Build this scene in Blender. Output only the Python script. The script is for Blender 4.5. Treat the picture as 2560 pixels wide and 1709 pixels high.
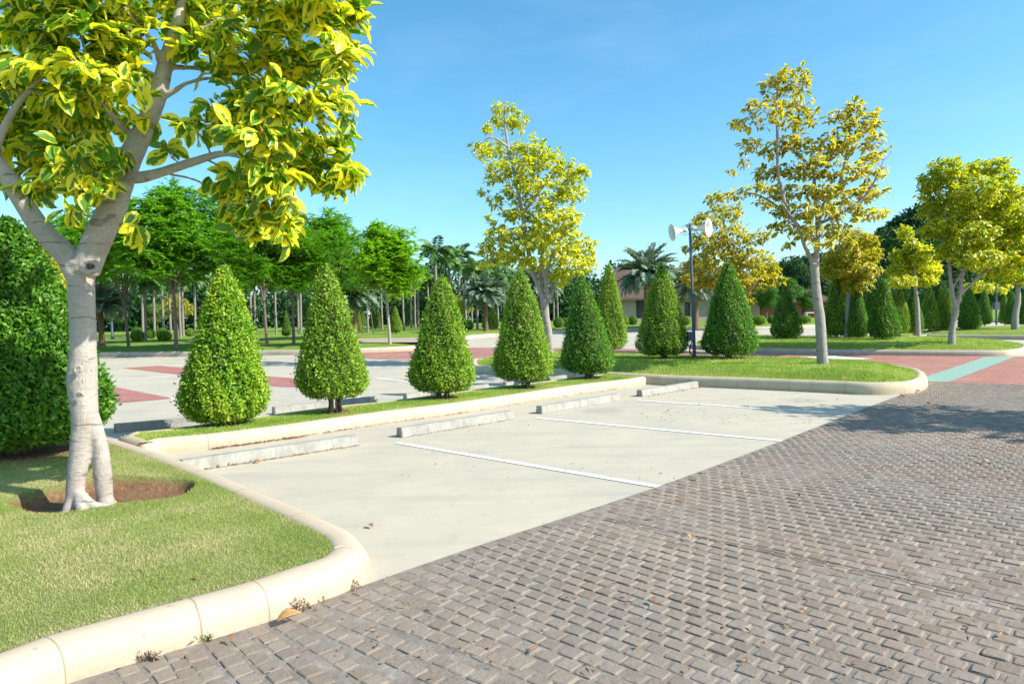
import bpy, bmesh, math, random
import numpy as np
from mathutils import Vector, Matrix, geometry, noise

for o in list(bpy.data.objects): bpy.data.objects.remove(o)
SC = bpy.context.scene; COL = SC.collection
rad = math.radians
# ------------------------------------------------------------------ camera
IW, IH, F = 2560.0, 1709.0, 1700.0
EYE, PITCH, ROLL = 1.4, math.atan(46.5/1700.0), 0.0244
cr, sr, cp, sp = math.cos(ROLL), math.sin(ROLL), math.cos(PITCH), math.sin(PITCH)
def unpitch(x, y, z): return Vector((x, cp*y+sp*z, -sp*y+cp*z))
RIGHT, UP, FWD = unpitch(cr, 0, -sr), unpitch(sr, 0, cr), unpitch(0, 1, 0)
cam = bpy.data.cameras.new('camera'); cam.lens = F/IW*36; cam.sensor_width = 36; cam.clip_end = 3000; cam.clip_start = .05
camo = bpy.data.objects.new('camera', cam); COL.objects.link(camo)
m = Matrix((RIGHT, UP, -FWD)).transposed().to_4x4(); m.translation = (0, 0, EYE); camo.matrix_world = m
SC.camera = camo
# ------------------------------------------------------------------ light
SUN_EL, SAZ = rad(38), rad(20)          # shadows run to -x, slightly +y
LDIR = Vector((-math.cos(SAZ)*math.cos(SUN_EL), math.sin(SAZ)*math.cos(SUN_EL), -math.sin(SUN_EL)))
W = bpy.data.worlds.new('World'); SC.world = W; W.use_nodes = True
nt = W.node_tree; nt.nodes.clear()
wo = nt.nodes.new('ShaderNodeOutputWorld'); bg = nt.nodes.new('ShaderNodeBackground'); sk = nt.nodes.new('ShaderNodeTexSky')
sk.sky_type = 'NISHITA'; sk.sun_disc = False; sk.sun_elevation = SUN_EL; sk.sun_rotation = math.atan2(-LDIR.x, -LDIR.y)
sk.air_density = 1.0; sk.dust_density = 1.0; sk.ozone_density = 4.5; sk.altitude = 0
hs = nt.nodes.new('ShaderNodeHueSaturation'); hs.inputs['Hue'].default_value = .481; hs.inputs['Saturation'].default_value = 1.18
bg.inputs['Strength'].default_value = 0.15
# faint high cloud wisps
tc_ = nt.nodes.new('ShaderNodeTexCoord'); mp_ = nt.nodes.new('ShaderNodeMapping'); mp_.inputs['Scale'].default_value = (1.0, 1.0, 3.2); mp_.inputs['Rotation'].default_value = (0, .35, 0)
nz_ = nt.nodes.new('ShaderNodeTexNoise'); nz_.inputs['Scale'].default_value = 2.6; nz_.inputs['Detail'].default_value = 7; nz_.inputs['Roughness'].default_value = .62
rp_ = nt.nodes.new('ShaderNodeValToRGB'); rp_.color_ramp.elements[0].position = .52; rp_.color_ramp.elements[1].position = .85; rp_.color_ramp.elements[1].color = (.08, .08, .08, 1)
mx_ = nt.nodes.new('ShaderNodeMix'); mx_.data_type = 'RGBA'; mx_.inputs[7].default_value = (5.5, 6.4, 7.2, 1)
nt.links.new(tc_.outputs['Generated'], mp_.inputs[0]); nt.links.new(mp_.outputs[0], nz_.inputs['Vector']); nt.links.new(nz_.outputs[0], rp_.inputs[0]); nt.links.new(rp_.outputs[0], mx_.inputs[0])
nt.links.new(sk.outputs[0], hs.inputs['Color']); nt.links.new(hs.outputs[0], mx_.inputs[6]); nt.links.new(mx_.outputs[2], bg.inputs['Color']); nt.links.new(bg.outputs[0], wo.inputs[0])
sl = bpy.data.lights.new('sun', 'SUN'); sl.energy = 4.6; sl.angle = rad(.53); sl.color = (1, .94, .83)
so = bpy.data.objects.new('sun', sl); so.rotation_euler = LDIR.to_track_quat('-Z', 'Y').to_euler(); so.location = (8, -6, 12); COL.objects.link(so)
SC.view_settings.view_transform = 'Standard'; SC.view_settings.look = 'None'; SC.view_settings.exposure = 0.74; SC.view_settings.gamma = 1
SC.cycles.max_bounces = 8; SC.cycles.transmission_bounces = 6; SC.cycles.diffuse_bounces = 5; SC.cycles.transparent_max_bounces = 4
SC.cycles.use_denoising = True

# ------------------------------------------------------------------ pixel <-> ground helpers (photo pixels 2560 x 1709)
SL, Y0 = 0.018, 14.0                     # the lot is level near the camera and rises gently beyond 14 m
def H(y): return SL*max(0.0, y-Y0) if y < 130 else SL*(130-Y0)
def Hn(y): return SL*np.clip(np.asarray(y)-Y0, 0, 130-Y0)
def ray(u, v):
    d = RIGHT*((u-IW/2)/F) - UP*((v-IH/2)/F) + FWD
    return d/d.y
def P(u, v, Y): 
    d = ray(u, v); return Vector((d.x*Y, Y, EYE+d.z*Y))
def G(u, v, z=0.0):
    d = ray(u, v)
    t = (z-EYE)/d.z if d.z < -1e-5 else 1e9
    if t > Y0: t = (EYE-z+Y0*SL)/(SL-d.z)
    return Vector((d.x*t, t, H(t)+z))
def G2(u, v, z=0.0): p = G(u, v, z); return (p.x, p.y)
def project(V):
    V = np.asarray(V)-np.array([0, 0, EYE]); r, up, f = (V@np.array(a) for a in (RIGHT, UP, FWD))
    f = np.where(f < .05, .05, f)
    return IW/2+F*r/f, IH/2-F*up/f, f

# ------------------------------------------------------------------ object helpers
def tag(o, label=None, cat=None, group=None, kind=None):
    if label: o['label'] = label
    if cat: o['category'] = cat
    if group: o['group'] = group
    if kind: o['kind'] = kind
    return o
def empty(name, loc, label, cat, group=None, rz=0):
    o = bpy.data.objects.new(name, None); o.location = loc; o.rotation_euler = (0, 0, rz); o.empty_display_size = .2
    COL.objects.link(o); return tag(o, label, cat, group)
def copy_thing(o, loc, label, rz=0, sc=1, group=None):
    c = o.copy(); COL.objects.link(c); c.location = loc; c.rotation_euler = (0, 0, rz)
    c.scale = (sc, sc, sc) if not isinstance(sc, tuple) else sc; c['label'] = label
    if group: c['group'] = group
    for ch in list(o.children):
        d = ch.copy(); COL.objects.link(d); d.parent = c
        for g in list(ch.children):
            e = g.copy(); COL.objects.link(e); e.parent = d
    return c
class MB:
    """collects uniform polygons of several sizes; builds one mesh"""
    def __init__(s): s.V = []; s.n = 0; s.F = []; s.at = []
    def add(s, V, Fc, mi=0, uv=None, rnd=None, smooth=True):
        V = np.asarray(V, float).reshape(-1, 3); Fc = np.asarray(Fc, int)
        s.V.append(V); s.F.append((Fc+s.n, mi, uv, rnd, smooth)); s.n += len(V); return s
    def build(s, name, mats, parent=None, origin=None):
        V = np.concatenate(s.V)
        if origin is not None: V = V-np.array(origin)
        me = bpy.data.meshes.new(name); me.vertices.add(len(V)); me.vertices.foreach_set('co', V.astype(np.float32).ravel())
        idx = np.concatenate([f.ravel() for f, *_ in s.F]); tot = np.concatenate([np.full(len(f), f.shape[1]) for f, *_ in s.F])
        st = np.concatenate([[0], np.cumsum(tot)[:-1]])
        me.loops.add(len(idx)); me.loops.foreach_set('vertex_index', idx.astype(np.int32))
        me.polygons.add(len(tot)); me.polygons.foreach_set('loop_start', st.astype(np.int32))
        me.polygons.foreach_set('loop_total', tot.astype(np.int32))
        me.polygons.foreach_set('material_index', np.concatenate([np.full(len(f), mi) for f, mi, *_ in s.F]).astype(np.int32))
        me.update(calc_edges=True)
        me.polygons.foreach_set('use_smooth', np.concatenate([np.full(len(f), sm) for f, _, _, _, sm in s.F]))
        if any(u is not None for _, _, u, _, _ in s.F):
            uvl = me.uv_layers.new(name='UVMap')
            arr = np.concatenate([(np.asarray(u, float).reshape(-1, 2) if u is not None else np.zeros((f.size, 2))) for f, _, u, _, _ in s.F])
            uvl.data.foreach_set('uv', arr.astype(np.float32).ravel())
        if any(r is not None for _, _, _, r, _ in s.F):
            a = me.attributes.new('rnd', 'FLOAT', 'FACE')
            a.data.foreach_set('value', np.concatenate([(np.broadcast_to(r, (len(f),)) if r is not None else np.zeros(len(f))) for f, _, _, r, _ in s.F]).astype(np.float32))
        for mt in (mats if isinstance(mats, (list, tuple)) else [mats]): me.materials.append(mt)
        me.validate(); me.update()
        o = bpy.data.objects.new(name, me); COL.objects.link(o)
        if origin is not None and parent is None: o.location = origin
        if parent is not None: o.parent = parent
        return o
def nrm(a): return a/np.maximum(np.linalg.norm(a, axis=-1, keepdims=True), 1e-9)
def box(mb, lo, hi, mi=0, R=None, c=(0, 0, 0), bev=0.0):
    (x0, y0, z0), (x1, y1, z1) = lo, hi
    V = np.array([[x, y, z] for z in (z0, z1) for y in (y0, y1) for x in (x0, x1)], float)
    if R is not None: V = V@np.array(R).T
    mb.add(V+np.array(c), [[0, 2, 3, 1], [4, 5, 7, 6], [0, 1, 5, 4], [2, 6, 7, 3], [0, 4, 6, 2], [1, 3, 7, 5]], mi, smooth=False)
def smooth_path(pts, n=6):
    pts = [np.array(p, float) for p in pts]; out = []
    for i in range(len(pts)-1):
        p0 = pts[max(i-1, 0)]; p1 = pts[i]; p2 = pts[i+1]; p3 = pts[min(i+2, len(pts)-1)]
        for k in range(n):
            t = k/n; out.append(.5*((2*p1)+(-p0+p2)*t+(2*p0-5*p1+4*p2-p3)*t*t+(-p0+3*p1-3*p2+p3)*t**3))
    out.append(pts[-1]); return np.array(out)
def tube(mb, pts, r, seg=10, mi=0, sm=5, cap=True, wob=0, rng=None, rnd=None):
    Pn = smooth_path(pts, sm) if sm > 1 and len(pts) > 2 else np.array(pts, float)
    r = np.interp(np.linspace(0, 1, len(Pn)), np.linspace(0, 1, len(r)), r)
    T = nrm(np.gradient(Pn, axis=0)); ref = np.array([0, 0, 1.]) if abs(T[0][2]) < .9 else np.array([1., 0, 0])
    N = np.zeros_like(T); n = nrm(np.cross(T[0], ref))
    for i in range(len(T)):
        n = nrm(n-T[i]*np.dot(n, T[i])); N[i] = n
    B = np.cross(T, N); a = np.linspace(0, 2*math.pi, seg, endpoint=False)
    rr = r[:, None]*np.ones(seg)
    if wob and rng is not None: rr = rr*(1+wob*rng.uniform(-1, 1, rr.shape))
    V = Pn[:, None, :]+rr[..., None]*(np.cos(a)[None, :, None]*N[:, None, :]+np.sin(a)[None, :, None]*B[:, None, :])
    L = len(Pn); i = np.arange(L-1)[:, None]*seg; j = np.arange(seg)[None, :]; j2 = (j+1) % seg
    Fq = np.stack([i+j, i+j2, i+seg+j2, i+seg+j], -1).reshape(-1, 4)
    arc = np.concatenate([[0], np.cumsum(np.linalg.norm(np.diff(Pn, axis=0), axis=1))])
    u = np.stack([np.broadcast_to(j/seg, (L-1, seg)), np.broadcast_to((j+1)/seg, (L-1, seg)), np.broadcast_to((j+1)/seg, (L-1, seg)), np.broadcast_to(j/seg, (L-1, seg))], -1)
    vv = np.stack([np.broadcast_to(arc[:-1, None], (L-1, seg))]*2+[np.broadcast_to(arc[1:, None], (L-1, seg))]*2, -1)
    mb.add(V.reshape(-1, 3), Fq, mi, uv=np.stack([u, vv], -1).reshape(-1, 2), rnd=rnd)
    if cap:
        mb.add(V[-1], [list(range(seg))], mi, rnd=rnd); mb.add(V[0], [list(range(seg))[::-1]], mi, rnd=rnd)
def lathe(mb, prof, c, R=None, seg=32, mi=0):
    a = np.linspace(0, 2*math.pi, seg, endpoint=False)
    V = np.array([[r*math.cos(t), r*math.sin(t), z] for r, z in prof for t in a])
    if R is not None: V = V@np.array(R).T
    L = len(prof); i = np.arange(L-1)[:, None]*seg; j = np.arange(seg)[None, :]; j2 = (j+1) % seg
    mb.add(V+np.array(c), np.stack([i+j, i+j2, i+seg+j2, i+seg+j], -1).reshape(-1, 4), mi)

# ------------------------------------------------------------------ leaves
def leaf_template(rows, w, bend=.18, fold=.16):
    V = []; UV = []
    for v, ww in zip(rows, w):
        for s in (-1, 0, 1):
            V.append((s*ww*.5, v, abs(s)*ww*fold-bend*v*v)); UV.append((s*max(ww, .05), v))
    Fc = []
    for i in range(len(rows)-1):
        a = i*3; Fc += [[a, a+1, a+4, a+3], [a+1, a+2, a+5, a+4]]
    return np.array(V), np.array(Fc), np.array(UV)
T_BIG = leaf_template([0, .18, .4, .62, .82, .94, 1], [.04, .62, .96, 1, .7, .3, .02])
T_MID = leaf_template([0, .3, .65, 1], [.06, .9, .95, .03])
T_SML = (np.array([[0, 0, 0], [-.5, .5, .14], [0, 1, -.06], [.5, .5, .14]]), np.array([[0, 2, 1], [0, 3, 2]]), np.array([[0, 0], [-1, .5], [0, 1], [1, .5]]))
T_BLD = (np.array([[-.5, 0, 0], [.5, 0, 0], [0, 1, 0]]), np.array([[0, 1, 2]]), np.array([[0, 0], [1, 0], [.5, 1]]))
def leaves(mb, base, axis, up, L, Wd, tpl, mi=0, rnd=None, rng=None):
    """base,axis,up Nx3 ; L,Wd N ; leaf plane spanned by axis and side, normal close to up"""
    TV, TF, TU = tpl; base = np.asarray(base, float); n = len(base)
    if n == 0: return
    A = nrm(np.asarray(axis, float)); S = nrm(np.cross(A, up)); Nn = np.cross(S, A)
    L = np.broadcast_to(L, (n,)); Wd = np.broadcast_to(Wd, (n,))
    V = base[:, None]+(TV[None, :, 0, None]*Wd[:, None, None])*S[:, None]+(TV[None, :, 1, None]*L[:, None, None])*A[:, None]+(TV[None, :, 2, None]*L[:, None, None])*Nn[:, None]
    k = len(TV); Fc = (TF[None]+np.arange(n)[:, None, None]*k).reshape(-1, TF.shape[1])
    uv = np.tile(TU[TF].reshape(-1, 2), (n, 1))
    if rnd is None: rnd = (rng or np.random.default_rng(1)).random(n)
    mb.add(V.reshape(-1, 3), Fc, mi, uv=uv, rnd=np.repeat(rnd, len(TF)))
def rdir(rng, n): return nrm(rng.normal(size=(n, 3)))

# ------------------------------------------------------------------ materials
def newmat(name):
    mt = bpy.data.materials.new(name); mt.use_nodes = True; n = mt.node_tree; n.nodes.clear()
    out = n.nodes.new('ShaderNodeOutputMaterial'); return mt, n, out
def N(n, t, **kw):
    d = n.nodes.new('ShaderNode'+t)
    for k, v in kw.items():
        if k in d.inputs.keys(): d.inputs[k].default_value = v
        else: setattr(d, k, v)
    return d
def ramp(n, fac, stops, interp='LINEAR'):
    r = n.nodes.new('ShaderNodeValToRGB'); e = r.color_ramp.elements; r.color_ramp.interpolation = interp
    while len(e) < len(stops): e.new(.5)
    for q, (p, c) in zip(e, stops): q.position = p; q.color = (*c, 1) if len(c) == 3 else c
    n.links.new(fac, r.inputs[0]); return r.outputs[0]
def mixc(n, fac, a, b, mode='MIX'):
    x = n.nodes.new('ShaderNodeMix'); x.data_type = 'RGBA'; x.blend_type = mode
    for s, v in ((0, fac), (6, a), (7, b)):
        if hasattr(v, 'links') or isinstance(v, bpy.types.NodeSocket): n.links.new(v, x.inputs[s])
        else: x.inputs[s].default_value = (*v, 1) if isinstance(v, tuple) else v
    return x.outputs[2]
def math_(n, op, a, b=0.0, c=0.0, clamp=False):
    x = n.nodes.new('ShaderNodeMath'); x.operation = op; x.use_clamp = clamp
    for s, v in ((0, a), (1, b), (2, c)):
        if isinstance(v, bpy.types.NodeSocket): n.links.new(v, x.inputs[s])
        else: x.inputs[s].default_value = v
    return x.outputs[0]
def coord(n, sc=(1, 1, 1), kind='Object', world=False):
    if world: g = n.nodes.new('ShaderNodeNewGeometry').outputs['Position']
    else: g = n.nodes.new('ShaderNodeTexCoord').outputs[kind]
    mp = n.nodes.new('ShaderNodeMapping'); mp.inputs['Scale'].default_value = sc; n.links.new(g, mp.inputs[0]); return mp.outputs[0]
def noi(n, vec, scale, detail=4, rough=.55, out=0):
    x = N(n, 'TexNoise', Scale=scale, Detail=detail, Roughness=rough); n.links.new(vec, x.inputs['Vector']); return x.outputs[out]
def bsdf(n, out, col, rough=.8, spec=.3, bump=None, bs=.3, bd=.01, metal=0):
    b = n.nodes.new('ShaderNodeBsdfPrincipled'); b.inputs['Metallic'].default_value = metal
    for k, v in (('Base Color', col), ('Roughness', rough), ('Specular IOR Level', spec)):
        if isinstance(v, bpy.types.NodeSocket): n.links.new(v, b.inputs[k])
        else: b.inputs[k].default_value = (*v, 1) if isinstance(v, tuple) else v
    if bump is not None:
        bm = n.nodes.new('ShaderNodeBump'); bm.inputs['Strength'].default_value = bs; bm.inputs['Distance'].default_value = bd
        n.links.new(bump, bm.inputs['Height']); n.links.new(bm.outputs[0], b.inputs['Normal'])
    n.links.new(b.outputs[0], out.inputs[0]); return b
def simple(name, col, rough=.7, spec=.3, var=.12, scale=6, metal=0, bump=.2):
    mt, n, out = newmat(name); v = coord(n); f = noi(n, v, scale, 5)
    c = ramp(n, f, [(.3, tuple(x*(1-var) for x in col)), (.7, tuple(min(1, x*(1+var)) for x in col))])
    bsdf(n, out, c, rough, spec, noi(n, v, scale*8, 3), bump, .005, metal); return mt
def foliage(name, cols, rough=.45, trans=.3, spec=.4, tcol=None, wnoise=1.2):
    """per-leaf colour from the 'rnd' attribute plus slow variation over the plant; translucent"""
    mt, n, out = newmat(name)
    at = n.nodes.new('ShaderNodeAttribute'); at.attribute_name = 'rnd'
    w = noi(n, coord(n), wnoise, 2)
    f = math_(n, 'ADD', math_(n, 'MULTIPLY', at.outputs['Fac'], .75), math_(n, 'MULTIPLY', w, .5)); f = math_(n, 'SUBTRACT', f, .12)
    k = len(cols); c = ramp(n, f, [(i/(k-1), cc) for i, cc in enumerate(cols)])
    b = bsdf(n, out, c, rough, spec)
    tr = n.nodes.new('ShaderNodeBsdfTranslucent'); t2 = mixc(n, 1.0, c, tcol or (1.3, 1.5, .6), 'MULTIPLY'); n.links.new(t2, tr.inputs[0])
    ms = n.nodes.new('ShaderNodeMixShader'); ms.inputs[0].default_value = trans
    n.links.new(b.outputs[0], ms.inputs[1]); n.links.new(tr.outputs[0], ms.inputs[2]); n.links.new(ms.outputs[0], out.inputs[0]); return mt
def variegated(name, green=(.045, .13, .012), green2=(.10, .24, .02), yel=(.72, .60, .035), yel2=(.85, .78, .10), edge=.62, brown=.0, spread=.5):
    mt, n, out = newmat(name)
    uv = n.nodes.new('ShaderNodeUVMap').outputs[0]; se = n.nodes.new('ShaderNodeSeparateXYZ'); n.links.new(uv, se.inputs[0])
    at = n.nodes.new('ShaderNodeAttribute'); at.attribute_name = 'rnd'; rn = at.outputs['Fac']
    au = math_(n, 'ABSOLUTE', se.outputs[0])
    nz = noi(n, coord(n), 28, 2); nz2 = noi(n, coord(n), 90, 2)
    # margin position: distance from outline, wavering, per-leaf width
    thr = math_(n, 'ADD', edge, math_(n, 'MULTIPLY', math_(n, 'SUBTRACT', rn, .5), spread))
    vv = math_(n, 'ABSOLUTE', math_(n, 'SUBTRACT', se.outputs[1], .5)); vv = math_(n, 'MULTIPLY', math_(n, 'POWER', math_(n, 'MULTIPLY', vv, 2.0), 4.0), .55)
    d = math_(n, 'ADD', math_(n, 'ADD', au, vv), math_(n, 'MULTIPLY', math_(n, 'SUBTRACT', nz, .5), 1.1))
    msk = math_(n, 'GREATER_THAN', d, thr)
    g = mixc(n, nz2, green, green2); mid = math_(n, 'LESS_THAN', au, .05); g = mixc(n, math_(n, 'MULTIPLY', mid, .6), g, (.35, .38, .06))
    y = mixc(n, rn, yel, yel2)
    c = mixc(n, msk, g, y)
    if brown > 0:
        bmk = math_(n, 'GREATER_THAN', noi(n, coord(n), 9, 3), 1-brown); c = mixc(n, math_(n, 'MULTIPLY', bmk, .8), c, (.30, .15, .04))
    b = bsdf(n, out, c, .33, .5)
    tr = n.nodes.new('ShaderNodeBsdfTranslucent'); n.links.new(mixc(n, 1.0, c, (1.15, 1.2, .5), 'MULTIPLY'), tr.inputs[0])
    ms = n.nodes.new('ShaderNodeMixShader'); ms.inputs[0].default_value = .48
    n.links.new(b.outputs[0], ms.inputs[1]); n.links.new(tr.outputs[0], ms.inputs[2]); n.links.new(ms.outputs[0], out.inputs[0]); return mt
def bark(name, c1, c2, ring=18, dark=(.10, .08, .06), dk=.62, sc=7):
    mt, n, out = newmat(name); v = coord(n)
    a = noi(n, v, sc, 6, .6); vs = coord(n, (3, 3, 22)); s = noi(n, vs, 4, 5, .65); fine = noi(n, coord(n, (60, 60, 14)), 3, 3)
    c = ramp(n, a, [(.3, c1), (.7, c2)])
    c = mixc(n, ramp(n, s, [(dk-.02, (0, 0, 0)), (dk+.05, (.75, .75, .75))]), c, dark)
    c = mixc(n, ramp(n, fine, [(.35, (.35, .35, .35)), (.6, (0, 0, 0))]), c, tuple(x*.55 for x in c1))
    wv = N(n, 'TexWave', Scale=ring*.12, Distortion=7.0, Detail=3.0); wv.bands_direction = 'Z'; n.links.new(coord(n, (.35, .35, 1)), wv.inputs['Vector']); wv.inputs['Detail Scale'].default_value = 2.5
    rg = math_(n, 'MULTIPLY', math_(n, 'GREATER_THAN', wv.outputs['Fac'], .965), ramp(n, noi(n, coord(n), 9, 2), [(.45, (0, 0, 0)), (.6, (1, 1, 1))])); c = mixc(n, math_(n, 'MULTIPLY', rg, .55), c, dark)
    h = math_(n, 'ADD', math_(n, 'MULTIPLY', s, .7), math_(n, 'MULTIPLY', fine, .5)); h = math_(n, 'ADD', h, a); h = math_(n, 'SUBTRACT', h, math_(n, 'MULTIPLY', rg, .6))
    bsdf(n, out, c, .85, .2, h, .7, .012); return mt
M = {}
def concrete():
    mt, n, out = newmat('concrete_paving'); v = coord(n, world=True)
    big = noi(n, v, .35, 4, .6); mid = noi(n, v, 1.7, 6, .65); fine = noi(n, v, 60, 4, .7); st = noi(n, coord(n, (.4, 2.2, 1), world=True), 1.3, 5, .6)
    c = ramp(n, big, [(.3, (.42, .39, .315)), (.7, (.52, .46, .345))])
    c = mixc(n, ramp(n, mid, [(.42, (0, 0, 0)), (.7, (.6, .6, .6))]), c, (.57, .49, .36))
    c = mixc(n, ramp(n, st, [(.52, (0, 0, 0)), (.72, (.4, .4, .4))]), c, (.30, .30, .27))
    c = mixc(n, ramp(n, noi(n, coord(n, (1.0, 1.0, 1), world=True), 5.5, 6, .75), [(.55, (0, 0, 0)), (.7, (.5, .5, .5))]), c, (.34, .31, .25))
    ov = N(n, 'TexVoronoi', Scale=.55); n.links.new(v, ov.inputs['Vector']); oil = ramp(n, math_(n, 'ADD', ov.outputs['Distance'], math_(n, 'MULTIPLY', math_(n, 'SUBTRACT', noi(n, v, 6, 4), .5), .2)), [(.10, (.38, .38, .38)), (.24, (0, 0, 0))]); c = mixc(n, oil, c, (.25, .235, .20))
    c = mixc(n, math_(n, 'MULTIPLY', fine, .16), c, (.24, .23, .21))
    sp = N(n, 'TexVoronoi', Scale=9.0); n.links.new(v, sp.inputs['Vector'])
    spk = math_(n, 'LESS_THAN', sp.outputs['Distance'], .022); c = mixc(n, math_(n, 'MULTIPLY', spk, .7), c, (.12, .09, .06))
    bsdf(n, out, c, .78, .3, fine, .12, .004); return mt
M['conc'] = concrete()
def paver(name, base=False):
    mt, n, out = newmat(name); v = coord(n, world=True)
    at = n.nodes.new('ShaderNodeAttribute'); at.attribute_name = 'rnd'
    big = noi(n, v, .45, 4, .6); mid = noi(n, v, 7, 5, .7); fine = noi(n, v, 110, 4, .75)
    if base:
        c = ramp(n, mid, [(.35, (.20, .165, .135)), (.55, (.29, .25, .21)), (.72, (.42, .40, .37))])
    else:
        c = ramp(n, at.outputs['Fac'], [(0, (.245, .185, .135)), (.5, (.32, .248, .185)), (1, (.39, .305, .23))])
        c = mixc(n, ramp(n, big, [(.38, (0, 0, 0)), (.62, (.75, .75, .75))]), c, (.235, .21, .18))
        c = mixc(n, ramp(n, noi(n, v, .8, 5, .7), [(.5, (0, 0, 0)), (.72, (.6, .6, .6))]), c, (.29, .18, .12))
        c = mixc(n, ramp(n, mid, [(.5, (0, 0, 0)), (.8, (.55, .55, .55))]), c, (.38, .34, .29))
    c = mixc(n, math_(n, 'MULTIPLY', fine, .45), c, (.13, .11, .09))
    h = math_(n, 'ADD', math_(n, 'MULTIPLY', fine, .6), noi(n, v, 38, 4, .6))
    bsdf(n, out, c, .8, .25, h, .75, .008); return mt
M['paver'] = paver('paver_stone'); M['joint'] = paver('paver_joint', True)
def kerbmat(name, c1, c2, dirt=.5):
    mt, n, out = newmat(name); v = coord(n, world=True); uv = n.nodes.new('ShaderNodeUVMap').outputs[0]
    se = n.nodes.new('ShaderNodeSeparateXYZ'); n.links.new(uv, se.inputs[0])
    a = noi(n, v, 3, 5, .6); fine = noi(n, v, 45, 5, .7); sc = noi(n, coord(n, (1, 1, .3), world=True), 9, 6, .7)
    c = ramp(n, a, [(.3, c1), (.7, c2)])
    fr = math_(n, 'FRACT', math_(n, 'ADD', math_(n, 'MULTIPLY', se.outputs[0], 1.0), math_(n, 'MULTIPLY', math_(n, 'SUBTRACT', noi(n, coord(n, (1, 1, 1), world=True), 14, 2), .5), .012)))
    j = math_(n, 'LESS_THAN', math_(n, 'ABSOLUTE', math_(n, 'SUBTRACT', fr, .5)), .0045)
    c = mixc(n, ramp(n, sc, [(.64, (0, 0, 0)), (.72, (dirt, dirt, dirt))]), c, (.19, .17, .14))
    low = ramp(n, se.outputs[1], [(0, (.55, .55, .55)), (.10, (0, 0, 0))]); low = math_(n, 'MULTIPLY', low, ramp(n, fine, [(.35, (0, 0, 0)), (.6, (1, 1, 1))]))
    c = mixc(n, low, c, (.28, .19, .11))
    vo = N(n, 'TexVoronoi', Scale=5.5); n.links.new(v, vo.inputs['Vector']); ch = math_(n, 'LESS_THAN', math_(n, 'ADD', vo.outputs['Distance'], math_(n, 'MULTIPLY', math_(n, 'SUBTRACT', noi(n, v, 50, 3), .5), .16)), .055)
    c = mixc(n, math_(n, 'MULTIPLY', ch, .7), c, (.27, .25, .23))
    j2 = math_(n, 'LESS_THAN', math_(n, 'ABSOLUTE', math_(n, 'SUBTRACT', math_(n, 'FRACT', math_(n, 'ADD', math_(n, 'MULTIPLY', se.outputs[0], .37), .2)), .5)), .0012); j = math_(n, 'MAXIMUM', j, j2)
    c = mixc(n, math_(n, 'MULTIPLY', fine, .18), c, (.3, .24, .16)); c = mixc(n, math_(n, 'MULTIPLY', j, .75), c, (.25, .16, .09))
    h = math_(n, 'SUBTRACT', math_(n, 'MULTIPLY', fine, .4), math_(n, 'MULTIPLY', j, 2.0))
    bsdf(n, out, c, .7, .3, h, .3, .006); return mt
M['kerb'] = kerbmat('cream_kerb_paint', (.49, .395, .285), (.56, .46, .345), .8); M['kerb_old'] = kerbmat('worn_kerb_paint', (.47, .40, .27), (.58, .49, .33), .9); M['kerb_far'] = kerbmat('old_kerb_concrete', (.42, .36, .29), (.52, .44, .35), .9)
def lawnmat(name, g1, g2, dry, dryamt=.5):
    mt, n, out = newmat(name); v = coord(n, world=True)
    at = n.nodes.new('ShaderNodeAttribute'); at.attribute_name = 'dirt'
    a = noi(n, v, .9, 4, .6); b = noi(n, v, 3.5, 5, .65); f = noi(n, v, 70, 4, .75)
    c = ramp(n, a, [(.3, g1), (.7, g2)])
    c = mixc(n, ramp(n, b, [(.45, (0, 0, 0)), (.7, (dryamt, dryamt, dryamt))]), c, dry)
    c = mixc(n, ramp(n, f, [(.35, (.6, .6, .6)), (.6, (0, 0, 0))]), c, tuple(x*.42 for x in g1))
    so_ = ramp(n, noi(n, v, 26, 5, .7), [(.3, (.16, .085, .045)), (.55, (.30, .17, .095)), (.75, (.42, .27, .16))])
    c = mixc(n, at.outputs['Fac'], c, so_)
    bsdf(n, out, c, .95, .1, math_(n, 'ADD', f, noi(n, v, 22, 4)), .9, .03); return mt
M['lawn'] = lawnmat('lawn_turf', (.23, .28, .075), (.32, .34, .13), (.50, .42, .23)); M['lawn2'] = lawnmat('green_turf', (.19, .29, .035), (.28, .36, .06), (.42, .39, .16), .45)
M['lawnbg'] = lawnmat('park_turf', (.17, .29, .035), (.25, .36, .06), (.36, .36, .13), .3)
def lines(name, col, wear=.5):
    mt, n, out = newmat(name); v = coord(n, world=True); f = noi(n, v, 40, 5, .75); a = noi(n, v, 2.5, 4, .6)
    c = mixc(n, math_(n, 'MULTIPLY', ramp(n, math_(n, 'ADD', math_(n, 'MULTIPLY', f, .5), math_(n, 'MULTIPLY', a, .5)), [(.5, (0, 0, 0)), (.68, (1, 1, 1))]), wear), col, (.42, .41, .37))
    bsdf(n, out, c, .65, .3, f, .1, .003); return mt
M['white'] = lines('white_road_paint', (.78, .79, .80), .45); M['red'] = lines('red_road_paint', (.38, .145, .12), .55); M['mint'] = lines('mint_road_paint', (.24, .38, .31), .5)
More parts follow.
